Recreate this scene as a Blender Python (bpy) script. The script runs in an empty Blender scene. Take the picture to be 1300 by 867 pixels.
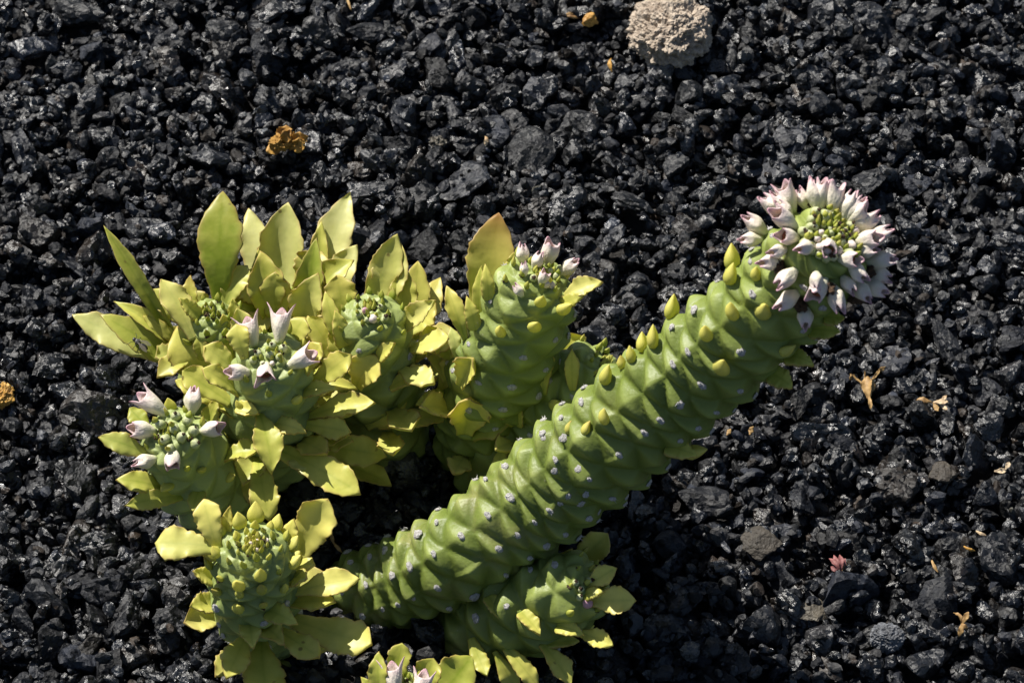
import bpy, math, random
import numpy as np
from mathutils import Vector, Matrix, noise
from mathutils.bvhtree import BVHTree

random.seed(7)
rng = np.random.default_rng(7)
sc = bpy.context.scene
col = sc.collection

# ------------------------------------------------------------------ camera
U = 0.00025                      # one photo pixel at the aim point, in metres
DIST = 1.0
PITCH = math.radians(55)
LENS = 36.0 / 1300 / U * DIST
RV = Vector((1, 0, 0))
UV = Vector((0, math.sin(PITCH), math.cos(PITCH)))
VV = Vector((0, -math.cos(PITCH), math.sin(PITCH)))     # from the scene to the camera
CAM = VV * DIST
cam = bpy.data.cameras.new('camera')
cam.lens = LENS
cam.sensor_width = 36
cam.clip_start = 0.01
cam.clip_end = 500
cam.dof.use_dof = True
cam.dof.focus_distance = 0.93
cam.dof.aperture_fstop = 40
camo = bpy.data.objects.new('camera', cam)
camo.location = CAM
camo.rotation_euler = (math.pi / 2 - PITCH, 0, 0)
col.objects.link(camo)
sc.camera = camo

# ------------------------------------------------------------------ light
SUN = Vector((-0.44, 0.56, 0.71)).normalized()          # towards the sun
elev = math.asin(SUN.z)
azim = math.atan2(SUN.x, SUN.y)
w = bpy.data.worlds.new('World')
sc.world = w
w.use_nodes = True
nt = w.node_tree
sky = nt.nodes.new('ShaderNodeTexSky')
sky.sky_type = 'NISHITA'
sky.sun_disc = False
sky.sun_elevation = elev
sky.sun_rotation = azim
bg = nt.nodes['Background']
bg.inputs['Strength'].default_value = 0.05
nt.links.new(sky.outputs[0], bg.inputs[0])
sl = bpy.data.lights.new('sun', 'SUN')
sl.energy = 5.0
sl.angle = math.radians(0.5)
sl.color = (1.0, 0.955, 0.88)
slo = bpy.data.objects.new('sun', sl)
slo.rotation_euler = SUN.to_track_quat('Z', 'Y').to_euler()
slo.location = SUN * 3
col.objects.link(slo)
vs = sc.view_settings
vs.view_transform = 'Standard'
vs.look = 'None'
vs.exposure = 0.58
vs.gamma = 1
vs.use_curve_mapping = False
sc.cycles.max_bounces = 8
sc.cycles.transmission_bounces = 6


# ------------------------------------------------------------------ helpers
def ray(px, py):
    s = 36.0 / 1300 / LENS
    return (-VV + RV * ((px - 650) * s) - UV * ((py - 433.5) * s)).normalized()


def P(px, py, z=0.0):
    """point at photo pixel px, py that lies z pixel-units above the gravel"""
    d = ray(px, py)
    return CAM + d * ((z * U - CAM.z) / d.z)


def depth_scale(p):
    return (CAM - p).dot(VV) / DIST


def project(p):
    q = p - CAM
    k = q.dot(-VV)
    s = 36.0 / 1300 / LENS
    return 650 + q.dot(RV) / k / s, 433.5 - q.dot(UV) / k / s


def mesh_obj(name, verts, faces, mat=None, parent=None, smooth=True, attrs=None):
    me = bpy.data.meshes.new(name)
    me.from_pydata([tuple(v) for v in verts], [], faces)
    if smooth:
        me.polygons.foreach_set('use_smooth', [True] * len(me.polygons))
    if attrs:
        for k, vals in attrs.items():
            a = me.attributes.new(k, 'FLOAT', 'POINT')
            a.data.foreach_set('value', np.asarray(vals, dtype=np.float32))
    if mat:
        me.materials.append(mat)
    me.update()
    return link(name, me, parent)


def link(name, me, parent=None, matrix=None):
    o = bpy.data.objects.new(name, me)
    col.objects.link(o)
    if parent is not None:
        o.parent = parent
        inv = parent.get('_inv')
        o.matrix_parent_inverse = world_of(parent).inverted()
    if matrix is not None:
        o.matrix_basis = matrix
    WORLD[o.name] = (matrix.copy() if matrix is not None else Matrix.Identity(4))
    return o


WORLD = {}


def world_of(o):
    return WORLD[o.name]


def thing(name, loc, label, cat, group=None):
    o = bpy.data.objects.new(name, None)
    o.empty_display_size = 0.01
    o.location = loc
    col.objects.link(o)
    WORLD[o.name] = Matrix.Translation(loc)
    return tag(o, label, cat, group)


def tag(o, label, cat, group=None, kind=None):
    o['label'] = label
    o['category'] = cat
    if group:
        o['group'] = group
    if kind:
        o['kind'] = kind
    return o


def frame_matrix(pos, zdir, xhint, scale=1.0):
    z = zdir.normalized()
    x = xhint - z * xhint.dot(z)
    if x.length < 1e-6:
        x = z.orthogonal()
    x.normalize()
    y = z.cross(x)
    m = Matrix((x, y, z)).transposed().to_4x4()
    if isinstance(scale, (tuple, list)):
        s = Matrix.Diagonal((*scale, 1))
    else:
        s = Matrix.Diagonal((scale, scale, scale, 1))
    return Matrix.Translation(pos) @ m @ s


# ------------------------------------------------------------------ materials
def new_mat(name):
    m = bpy.data.materials.new(name)
    m.use_nodes = True
    t = m.node_tree
    t.nodes.clear()
    out = t.nodes.new('ShaderNodeOutputMaterial')
    return m, t, out


def N(t, kind, **kw):
    n = t.nodes.new('ShaderNode' + kind)
    for k, v in kw.items():
        if hasattr(n, k) and k not in n.inputs:
            setattr(n, k, v)
        else:
            n.inputs[k].default_value = v
    return n


def noise_tex(t, scale, detail=4, rough=0.6, vec=None):
    n = N(t, 'TexNoise')
    n.inputs['Scale'].default_value = scale
    n.inputs['Detail'].default_value = detail
    n.inputs['Roughness'].default_value = rough
    if vec is None:
        vec = t.nodes.new('ShaderNodeTexCoord').outputs['Object']
    t.links.new(vec, n.inputs['Vector'])
    return n


def ramp(t, src, stops):
    r = N(t, 'ValToRGB')
    el = r.color_ramp.elements
    while len(el) < len(stops):
        el.new(0.5)
    for e, (p, c) in zip(el, stops):
        e.position = p
        e.color = (*c, 1) if len(c) == 3 else c
    t.links.new(src, r.inputs[0])
    return r


def mixc(t, a, b, fac, mode='MIX'):
    m = N(t, 'Mix', data_type='RGBA', blend_type=mode)
    for sock, v in ((m.inputs[0], fac), (m.inputs[6], a), (m.inputs[7], b)):
        if isinstance(v, (int, float)):
            sock.default_value = v
        elif isinstance(v, tuple):
            sock.default_value = (*v, 1)
        else:
            t.links.new(v, sock)
    return m.outputs[2]


def math_n(t, op, a, b=0.0, clamp=False):
    m = N(t, 'Math', operation=op)
    m.use_clamp = clamp
    for i, v in enumerate((a, b)):
        if isinstance(v, (int, float)):
            m.inputs[i].default_value = v
        else:
            t.links.new(v, m.inputs[i])
    return m.outputs[0]


def attr(t, name):
    return N(t, 'Attribute', attribute_name=name)


def bump(t, height, strength, dist):
    b = N(t, 'Bump')
    b.inputs['Strength'].default_value = strength
    b.inputs['Distance'].default_value = dist
    t.links.new(height, b.inputs['Height'])
    return b.outputs[0]


def stone_material():
    m, t, out = new_mat('lava_gravel')
    geo = t.nodes.new('ShaderNodeNewGeometry')
    pos = geo.outputs['Position']
    p = N(t, 'BsdfPrincipled')
    tint = attr(t, 'tint')
    n1 = noise_tex(t, 330, 5, 0.65, pos)
    n2 = noise_tex(t, 1500, 3, 0.6, pos)
    k = ramp(t, n1.outputs[0], [(0.3, (0.10, 0.10, 0.11)), (0.72, (0.48, 0.47, 0.47))])
    c = mixc(t, tint.outputs['Color'], k.outputs[0], 1.0, 'MULTIPLY')
    dust = ramp(t, n2.outputs[0], [(0.62, (0, 0, 0)), (0.74, (1, 1, 1))])
    dustf = math_n(t, 'MULTIPLY', dust.outputs[0], 0.22)
    c = mixc(t, c, (0.10, 0.09, 0.08), dustf)
    t.links.new(c, p.inputs['Base Color'])
    n3 = noise_tex(t, 420, 4, 0.7, pos)
    rg = N(t, 'MapRange')
    rg.inputs[1].default_value = 0.35
    rg.inputs[2].default_value = 0.68
    rg.inputs[3].default_value = 0.14
    rg.inputs[4].default_value = 0.42
    t.links.new(n3.outputs[0], rg.inputs[0])
    gl = tint.outputs['Alpha']
    t.links.new(math_n(t, 'ADD', 0.30, math_n(t, 'MULTIPLY', gl, 0.70)), p.inputs['Specular IOR Level'])
    rsum = math_n(t, 'ADD', rg.outputs[0], math_n(t, 'MULTIPLY', math_n(t, 'SUBTRACT', 1.0, gl), 0.30))
    t.links.new(rsum, p.inputs['Roughness'])
    n4 = noise_tex(t, 900, 6, 0.7, pos)
    vor = N(t, 'TexVoronoi')
    vor.inputs['Scale'].default_value = 900
    t.links.new(pos, vor.inputs['Vector'])
    h = math_n(t, 'ADD', n4.outputs[0], math_n(t, 'MULTIPLY', vor.outputs[0], 0.5))
    # broken glassy faces: each small cell tilts its own way
    v2 = N(t, 'TexVoronoi')
    v2.inputs['Scale'].default_value = 480
    n5 = noise_tex(t, 500, 2, 0.5, pos)
    wv = N(t, 'VectorMath', operation='SCALE')
    wv.inputs['Scale'].default_value = 0.0016
    t.links.new(n5.outputs['Color'], wv.inputs[0])
    wa = N(t, 'VectorMath', operation='ADD')
    t.links.new(pos, wa.inputs[0])
    t.links.new(wv.outputs[0], wa.inputs[1])
    t.links.new(wa.outputs[0], v2.inputs['Vector'])
    sb = N(t, 'VectorMath', operation='SUBTRACT')
    t.links.new(v2.outputs['Color'], sb.inputs[0])
    sb.inputs[1].default_value = (0.5, 0.5, 0.5)
    sca = N(t, 'VectorMath', operation='SCALE')
    sca.inputs['Scale'].default_value = 0.85
    t.links.new(sb.outputs[0], sca.inputs[0])
    ad = N(t, 'VectorMath', operation='ADD')
    t.links.new(bump(t, h, 0.50, 0.0010), ad.inputs[0])
    t.links.new(sca.outputs[0], ad.inputs[1])
    nm = N(t, 'VectorMath', operation='NORMALIZE')
    t.links.new(ad.outputs[0], nm.inputs[0])
    t.links.new(nm.outputs[0], p.inputs['Normal'])
    t.links.new(p.outputs[0], out.inputs[0])
    return m


def soil_material():
    m, t, out = new_mat('dark_soil')
    p = N(t, 'BsdfPrincipled')
    co = t.nodes.new('ShaderNodeTexCoord').outputs['Object']
    n1 = noise_tex(t, 120, 8, 0.7, co)
    c = ramp(t, n1.outputs[0], [(0.3, (0.010, 0.009, 0.009)), (0.7, (0.035, 0.031, 0.028))])
    t.links.new(c.outputs[0], p.inputs['Base Color'])
    p.inputs['Roughness'].default_value = 0.75
    t.links.new(bump(t, n1.outputs[0], 1.0, 0.006), p.inputs['Normal'])
    t.links.new(p.outputs[0], out.inputs[0])
    return m


def leaf_material():
    """obj.color: r = yellow, g = red at the tip, b = waxy paleness"""
    m, t, out = new_mat('succulent_leaf')
    oi = N(t, 'ObjectInfo')
    sep = N(t, 'SeparateColor')
    t.links.new(oi.outputs['Color'], sep.inputs[0])
    co = t.nodes.new('ShaderNodeTexCoord').outputs['Object']
    # offset the pattern for each leaf
    va = N(t, 'VectorMath', operation='ADD')
    t.links.new(co, va.inputs[0])
    t.links.new(oi.outputs['Random'], va.inputs[1])
    vec = va.outputs[0]
    n1 = noise_tex(t, 190, 3, 0.55, vec)
    lu0 = attr(t, 'lu')
    lv0 = attr(t, 'lv')
    foot = math_n(t, 'MULTIPLY', math_n(t, 'POWER', math_n(t, 'SUBTRACT', 1.0, lu0.outputs['Fac'], True), 2.5), 0.32)
    rib = math_n(t, 'MULTIPLY', math_n(t, 'POWER', math_n(t, 'SUBTRACT', 1.0, lv0.outputs['Fac'], True), 7.0), 0.22)
    sub = math_n(t, 'ADD', foot, rib)
    yf = math_n(t, 'ADD', math_n(t, 'SUBTRACT', sep.outputs[0], sub), math_n(t, 'MULTIPLY', math_n(t, 'SUBTRACT', n1.outputs[0], 0.5), 0.75), True)
    base = mixc(t, (0.30, 0.38, 0.035), (0.92, 0.84, 0.21), yf)
    n0 = noise_tex(t, 55, 3, 0.6, vec)
    base = mixc(t, base, (0.50, 0.52, 0.09), math_n(t, 'MULTIPLY', math_n(t, 'SUBTRACT', n0.outputs[0], 0.48), 2.0, True))
    pale = math_n(t, 'MULTIPLY', sep.outputs[2], math_n(t, 'ADD', 0.4, n1.outputs[0]), True)
    base = mixc(t, base, (0.80, 0.80, 0.42), pale)
    eu = attr(t, 'lu')
    ev = attr(t, 'lv')
    redf = math_n(t, 'MULTIPLY', math_n(t, 'POWER', eu.outputs['Fac'], 3.0), sep.outputs[1], True)
    base = mixc(t, base, (0.30, 0.12, 0.03), redf)
    n2 = noise_tex(t, 700, 2, 0.5, vec)
    ef = math_n(t, 'MULTIPLY', math_n(t, 'POWER', ev.outputs['Fac'], 9.0), n2.outputs[0], True)
    base = mixc(t, base, (0.50, 0.30, 0.12), math_n(t, 'MULTIPLY', ef, 1.3, True))
    # few brown blemishes
    vor = N(t, 'TexVoronoi')
    vor.inputs['Scale'].default_value = 110
    t.links.new(vec, vor.inputs['Vector'])
    nz = math_n(t, 'ADD', vor.outputs[0], math_n(t, 'MULTIPLY', n2.outputs[0], 0.10))
    sp = ramp(t, nz, [(0.10, (1, 1, 1)), (0.145, (0, 0, 0))])
    base = mixc(t, base, (0.16, 0.10, 0.03), math_n(t, 'MULTIPLY', sp.outputs[0], 0.75))
    p = N(t, 'BsdfPrincipled')
    t.links.new(base, p.inputs['Base Color'])
    n3 = noise_tex(t, 450, 3, 0.6, vec)
    rr = N(t, 'MapRange')
    rr.inputs[3].default_value = 0.30
    rr.inputs[4].default_value = 0.55
    t.links.new(n3.outputs[0], rr.inputs[0])
    t.links.new(rr.outputs[0], p.inputs['Roughness'])
    p.inputs['Specular IOR Level'].default_value = 0.38
    nb = noise_tex(t, 190, 2, 0.5, vec)
    t.links.new(bump(t, nb.outputs[0], 0.22, 0.0014), p.inputs['Normal'])
    tr = N(t, 'BsdfTranslucent')
    tc = mixc(t, base, (0.95, 1.0, 0.40), 1.0, 'MULTIPLY')
    t.links.new(tc, tr.inputs[0])
    mx = N(t, 'MixShader')
    mx.inputs[0].default_value = 0.33
    t.links.new(p.outputs[0], mx.inputs[1])
    t.links.new(tr.outputs[0], mx.inputs[2])
    t.links.new(mx.outputs[0], out.inputs[0])
    return m


def stem_material():
    """obj.color: r = paleness, g = waxy blue"""
    m, t, out = new_mat('succulent_stem')
    oi = N(t, 'ObjectInfo')
    sep = N(t, 'SeparateColor')
    t.links.new(oi.outputs['Color'], sep.inputs[0])
    co = t.nodes.new('ShaderNodeTexCoord').outputs['Object']
    n1 = noise_tex(t, 110, 4, 0.6, co)
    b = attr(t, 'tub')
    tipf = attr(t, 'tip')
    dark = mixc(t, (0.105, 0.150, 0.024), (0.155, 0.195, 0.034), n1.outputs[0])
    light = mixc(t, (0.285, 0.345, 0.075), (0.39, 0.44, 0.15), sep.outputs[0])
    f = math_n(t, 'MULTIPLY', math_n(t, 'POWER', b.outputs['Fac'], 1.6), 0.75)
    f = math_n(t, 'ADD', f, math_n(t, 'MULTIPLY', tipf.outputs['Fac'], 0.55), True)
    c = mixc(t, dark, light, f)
    c = mixc(t, c, (0.34, 0.40, 0.17), math_n(t, 'MULTIPLY', sep.outputs[1], 0.6))
    ln = attr(t, 'len')
    n6 = noise_tex(t, 75, 5, 0.65, co)
    ck = math_n(t, 'MULTIPLY', math_n(t, 'SUBTRACT', n6.outputs[0], 0.50), 5.0, True)
    ck = math_n(t, 'MULTIPLY', ck, math_n(t, 'SUBTRACT', 0.62, ln.outputs['Fac'], True), True)
    c = mixc(t, c, (0.30, 0.25, 0.12), ck)
    # corky flecks
    n2 = noise_tex(t, 900, 3, 0.6, co)
    fl = ramp(t, n2.outputs[0], [(0.69, (0, 0, 0)), (0.76, (1, 1, 1))])
    c = mixc(t, c, (0.42, 0.38, 0.28), math_n(t, 'MULTIPLY', fl.outputs[0], 0.55))
    p = N(t, 'BsdfPrincipled')
    t.links.new(c, p.inputs['Base Color'])
    p.inputs['Roughness'].default_value = 0.46
    p.inputs['Specular IOR Level'].default_value = 0.35
    p.inputs['Subsurface Weight'].default_value = 0.12
    p.inputs['Subsurface Radius'].default_value = (0.6, 0.8, 0.2)
    p.inputs['Subsurface Scale'].default_value = 0.003
    n3 = noise_tex(t, 600, 4, 0.6, co)
    t.links.new(bump(t, n3.outputs[0], 0.35, 0.0007), p.inputs['Normal'])
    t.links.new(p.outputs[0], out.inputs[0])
    return m


def flower_material():
    m, t, out = new_mat('flower_bract')
    a = attr(t, 'pink')
    oi = N(t, 'ObjectInfo')
    co = t.nodes.new('ShaderNodeTexCoord').outputs['Object']
    n1 = noise_tex(t, 3.0, 3, 0.6, co)
    f = math_n(t, 'ADD', a.outputs['Fac'], math_n(t, 'MULTIPLY', math_n(t, 'SUBTRACT', n1.outputs[0], 0.5), 0.3), True)
    r = ramp(t, f, [(0.0, (0.34, 0.40, 0.13)), (0.18, (0.66, 0.68, 0.42)), (0.42, (0.88, 0.79, 0.67)),
                    (0.80, (0.84, 0.68, 0.66)), (1.0, (0.70, 0.40, 0.47))])
    p = N(t, 'BsdfPrincipled')
    t.links.new(r.outputs[0], p.inputs['Base Color'])
    p.inputs['Roughness'].default_value = 0.5
    p.inputs['Specular IOR Level'].default_value = 0.3
    nb = noise_tex(t, 5, 3, 0.6, co)
    t.links.new(bump(t, nb.outputs[0], 0.15, 0.05), p.inputs['Normal'])
    tr = N(t, 'BsdfTranslucent')
    t.links.new(r.outputs[0], tr.inputs[0])
    mx = N(t, 'MixShader')
    mx.inputs[0].default_value = 0.2
    t.links.new(p.outputs[0], mx.inputs[1])
    t.links.new(tr.outputs[0], mx.inputs[2])
    t.links.new(mx.outputs[0], out.inputs[0])
    return m


def plain_material(name, c0, c1, scale, rough=0.6, bstr=0.5, bdist=0.0006, world=False, spec=0.4):
    m, t, out = new_mat(name)
    p = N(t, 'BsdfPrincipled')
    co = t.nodes.new('ShaderNodeTexCoord').outputs['Object']
    n1 = noise_tex(t, scale, 5, 0.65, co)
    c = ramp(t, n1.outputs[0], [(0.32, c0), (0.68, c1)])
    t.links.new(c.outputs[0], p.inputs['Base Color'])
    p.inputs['Roughness'].default_value = rough
    p.inputs['Specular IOR Level'].default_value = spec
    n2 = noise_tex(t, scale * 2.5, 4, 0.6, co)
    t.links.new(bump(t, n2.outputs[0], bstr, bdist), p.inputs['Normal'])
    t.links.new(p.outputs[0], out.inputs[0])
    return m


M_STONE = stone_material()
M_SOIL = soil_material()
M_LEAF = leaf_material()
M_STEM = stem_material()
M_FLOWER = flower_material()
M_CUP = plain_material('nectar_cup', (0.22, 0.05, 0.03), (0.38, 0.13, 0.05), 4, 0.45, 0.3, 0.05)
M_POLLEN = plain_material('pollen', (0.45, 0.30, 0.05), (0.60, 0.45, 0.12), 6, 0.6, 0.3, 0.05)
M_SCAR = plain_material('leaf_scar', (0.34, 0.31, 0.29), (0.90, 0.88, 0.85), 2.0, 0.38, 0.6, 0.10)
M_DRY = plain_material('dried_bits', (0.035, 0.022, 0.014), (0.16, 0.09, 0.045), 3, 0.7, 0.6, 0.1)
M_PUMICE = plain_material('pumice', (0.26, 0.20, 0.15), (0.58, 0.49, 0.39), 330, 0.85, 0.9, 0.0014)
M_OCHRE = plain_material('ochre_dry', (0.25, 0.11, 0.018), (0.62, 0.36, 0.075), 200, 0.55, 0.6, 0.0006)
M_STRAW = plain_material('straw', (0.16, 0.08, 0.025), (0.48, 0.31, 0.12), 260, 0.6, 0.5, 0.0005)
M_PALE = plain_material('pale_dry', (0.40, 0.26, 0.13), (0.68, 0.54, 0.36), 260, 0.6, 0.5, 0.0005)
M_RED = plain_material('red_dry', (0.13, 0.04, 0.04), (0.30, 0.12, 0.11), 300, 0.6, 0.5, 0.0005)
M_GREY = plain_material('pale_grey_stone', (0.045, 0.047, 0.052), (0.23, 0.24, 0.26), 420, 0.5, 1.0, 0.0014)
M_BROWN = plain_material('brown_stone', (0.022, 0.018, 0.013), (0.055, 0.045, 0.033), 260, 0.6, 0.8, 0.001)
M_SHARD = plain_material('tan_shard', (0.04, 0.036, 0.028), (0.14, 0.12, 0.088), 260, 0.5, 0.7, 0.001)
M_FLY = plain_material('fly_body', (0.010, 0.010, 0.012), (0.05, 0.05, 0.055), 1500, 0.3, 0.4, 0.0002)
M_THORAX = plain_material('fly_thorax', (0.03, 0.03, 0.03), (0.16, 0.15, 0.14), 1500, 0.5, 0.4, 0.0002)


def wing_material():
    m, t, out = new_mat('fly_wing')
    p = N(t, 'BsdfPrincipled')
    p.inputs['Base Color'].default_value = (0.30, 0.27, 0.22, 1)
    p.inputs['Roughness'].default_value = 0.2
    p.inputs['Alpha'].default_value = 0.38
    t.links.new(p.outputs[0], out.inputs[0])
    return m


M_WING = wing_material()

# ------------------------------------------------------------------ stem shape
def catmull(pts, n):
    pts = [np.array(p, float) for p in pts]
    ext = [2 * pts[0] - pts[1]] + pts + [2 * pts[-1] - pts[-2]]
    out = []
    segs = len(pts) - 1
    for k in range(n):
        u = k / (n - 1) * segs
        i = min(int(u), segs - 1)
        f = u - i
        p0, p1, p2, p3 = ext[i:i + 4]
        out.append(0.5 * ((2 * p1) + (-p0 + p2) * f + (2 * p0 - 5 * p1 + 4 * p2 - p3) * f * f
                          + (-p0 + 3 * p1 - 3 * p2 + p3) * f ** 3))
    return np.array(out)


class Stem:
    def __init__(self, ctrl, m, n, kappa, tub, lean, dome, nr, nth, seed, jit=1.0):
        r = random.Random(seed)
        world = []
        for (px, py, z, rad) in ctrl:
            p = P(px, py, z)
            world.append((*p, rad * U * depth_scale(p)))
        S = catmull(world, nr)
        # resample evenly by length
        L = np.concatenate([[0], np.cumsum(np.linalg.norm(np.diff(S[:, :3], axis=0), axis=1))])
        q = np.linspace(0, L[-1], nr)
        S = np.stack([np.interp(q, L, S[:, i]) for i in range(4)], 1)
        C, R = S[:, :3], S[:, 3]
        T = np.gradient(C, axis=0)
        T /= np.linalg.norm(T, axis=1)[:, None]
        # dome
        kd = max(14, int(nr * 0.28))
        phi = np.linspace(0, math.radians(88.5), kd + 1)[1:]
        t_end = T[-1]
        Cd = C[-1] + np.outer(np.sin(phi) * R[-1] * dome, t_end)
        Rd = R[-1] * np.cos(phi)
        C = np.vstack([C, Cd])
        R = np.concatenate([R, Rd])
        T = np.vstack([T, np.repeat(t_end[None], kd, 0)])
        self.n_body = nr
        prof = np.concatenate([np.zeros(nr), phi])
        # frames by parallel transport
        a = np.cross(T[0], [0, 0, 1.0])
        a /= np.linalg.norm(a)
        A = [a]
        for i in range(1, len(C)):
            a = A[-1] - T[i] * A[-1].dot(T[i])
            A.append(a / np.linalg.norm(a))
        A = np.array(A)
        B = np.cross(T, A)
        ds = np.sqrt(np.linalg.norm(np.diff(C, axis=0), axis=1) ** 2 + np.diff(R) ** 2)
        lenp = np.cumsum(ds) / ds.sum()
        vary = 1 + 0.20 * np.sin(lenp * 21 + seed) * (1 - lenp) - 0.22 * np.exp(-((lenp - 0.2) / 0.12) ** 2)
        g = np.concatenate([[0], np.cumsum(ds / (kappa * vary * np.maximum((R[1:] + R[:-1]) / 2, R.max() * 0.09)))])
        self.C, self.R, self.T, self.A, self.B, self.g, self.prof = C, R, T, A, B, g, prof
        self.m, self.n = m, n
        self.tub, self.lean, self.kappa = tub, lean, kappa
        th = np.linspace(0, 2 * math.pi, nth, endpoint=False)
        G, TH = np.meshgrid(g, th, indexing='ij')
        # irregular lattice
        wob = 0.15 * jit * np.sin(TH * 2 + G * 0.9 + seed) + 0.11 * jit * np.sin(TH * 3 - G * 1.7 + seed * 2)
        a = m * TH / (2 * math.pi) + G + wob
        b = -n * TH / (2 * math.pi) + G + 0.7 * wob
        fa = a - np.round(a)
        fb = b - np.round(b)
        e = np.minimum(0.5 - np.abs(fa), 0.5 - np.abs(fb)) * 2
        hsh = np.sin(np.round(a) * 12.9898 + np.round(b) * 78.233 + seed) * 43758.5453
        hsh = hsh - np.floor(hsh)
        e = np.clip(e, 0, 1)
        bumpv = 0.70 * e + 0.30 * (1 - (1 - e) ** 2)
        axial = (fa + fb) / 2
        step = np.clip(0.65 + axial * 1.3, 0.0, 1.6)
        hgt = tub * R[:, None] * bumpv * (0.72 + 0.5 * hsh) * (0.88 + 0.12 * step)
        # keep the apex small bumps low
        rad = R[:, None] * (1 - tub * 0.60) + hgt * np.cos(prof)[:, None]
        lift = lean * hgt + hgt * np.sin(prof)[:, None]
        V = (C[:, None, :] + rad[..., None] * (np.cos(TH)[..., None] * A[:, None, :] + np.sin(TH)[..., None] * B[:, None, :])
             + lift[..., None] * T[:, None, :])
        nrr = len(C)
        verts = V.reshape(-1, 3)
        apex = C[-1] + T[-1] * R[-1] * 0.3
        verts = np.vstack([verts, apex])
        faces = []
        for i in range(nrr - 1):
            o0, o1 = i * nth, (i + 1) * nth
            for j in range(nth):
                j2 = (j + 1) % nth
                faces.append((o0 + j, o0 + j2, o1 + j2, o1 + j))
        for j in range(nth):
            faces.append(((nrr - 1) * nth + j, (nrr - 1) * nth + (j + 1) % nth, nrr * nth))
        self.verts, self.faces = verts, faces
        self.attr_tub = np.concatenate([bumpv.reshape(-1), [1]])
        tipf = np.clip((np.arange(nrr) - nr * 0.72) / (nrr - nr * 0.72), 0, 1)
        self.attr_len = np.concatenate([np.repeat(np.linspace(0, 1, nrr), nth), [1]])
        self.attr_tip = np.concatenate([np.repeat(tipf, nth), [1]])
        self.bvh = BVHTree.FromPolygons([Vector(v) for v in verts], faces)
        self.seed = seed

    def surf(self, g, turn):
        """surface apex of the tubercle at lattice place g, turn"""
        i = float(np.interp(g, self.g, np.arange(len(self.g))))
        i0 = int(min(i, len(self.g) - 2))
        f = i - i0
        lerp = lambda X: X[i0] * (1 - f) + X[i0 + 1] * f
        C, R, T, A, B, pr = lerp(self.C), lerp(self.R), lerp(self.T), lerp(self.A), lerp(self.B), lerp(self.prof)
        th = turn * 2 * math.pi
        d = math.cos(th) * A + math.sin(th) * B
        nrm = Vector(d * math.cos(pr) + T * math.sin(pr)).normalized()
        h = self.tub * R * 1.0
        guess = Vector(C + d * R + T * self.lean * h * 0.8) + nrm * R * 0.5
        hit = self.bvh.ray_cast(guess, -nrm)
        p = hit[0] if hit[0] is not None else Vector(C + d * R)
        return p, nrm, Vector(T), R, i / (len(self.g) - 1)

    def tubercles(self):
        out = []
        gmax = self.g[-1]
        for s in range(0, int(gmax * 2) + 2):
            for k in range(self.m + self.n + 1):
                pass
        m, n = self.m, self.n
        seen = set()
        for a in range(0, int(gmax) + m + 2):
            for b in range(-n - 2, int(gmax) + 2):
                turn = (a - b) / (m + n)
                g = a - m * turn
                if not (0 <= turn < 1) or g < 0.3 or g > gmax - 0.25:
                    continue
                # wobble as in the mesh, solved once
                TH = turn * 2 * math.pi
                wob = 0.15 * math.sin(TH * 2 + g * 0.9 + self.seed) + 0.11 * math.sin(TH * 3 - g * 1.7 + self.seed * 2)
                g2 = g - wob * 0.85 + 0.16
                if g2 < 0.1 or g2 > gmax - 0.1:
                    continue
                p, nr, T, R, s_ = self.surf(g2, turn)
                out.append(dict(p=p, n=nr, t=T, R=R, s=s_, turn=turn, used=False))
        return out

    def attach(self, px, py, back=False):
        d = ray(px, py)
        hit = self.bvh.ray_cast(CAM, d)
        if hit[0] is not None:
            p = hit[0]
            if back:
                last = p
                for _ in range(8):
                    h2 = self.bvh.ray_cast(last + d * 0.0002, d)
                    if h2[0] is None:
                        break
                    last = h2[0]
                return last, hit[1]
            return p, hit[1]
        # nearest stem point to the ray
        best = None
        for i in range(0, len(self.C), 2):
            c = Vector(self.C[i])
            k = (c - CAM).dot(d)
            q = CAM + d * k
            dist = (q - c).length - self.R[i]
            if best is None or dist < best[0]:
                best = (dist, q)
        loc, nrm, _, _ = self.bvh.find_nearest(best[1])
        return loc, nrm


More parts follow.
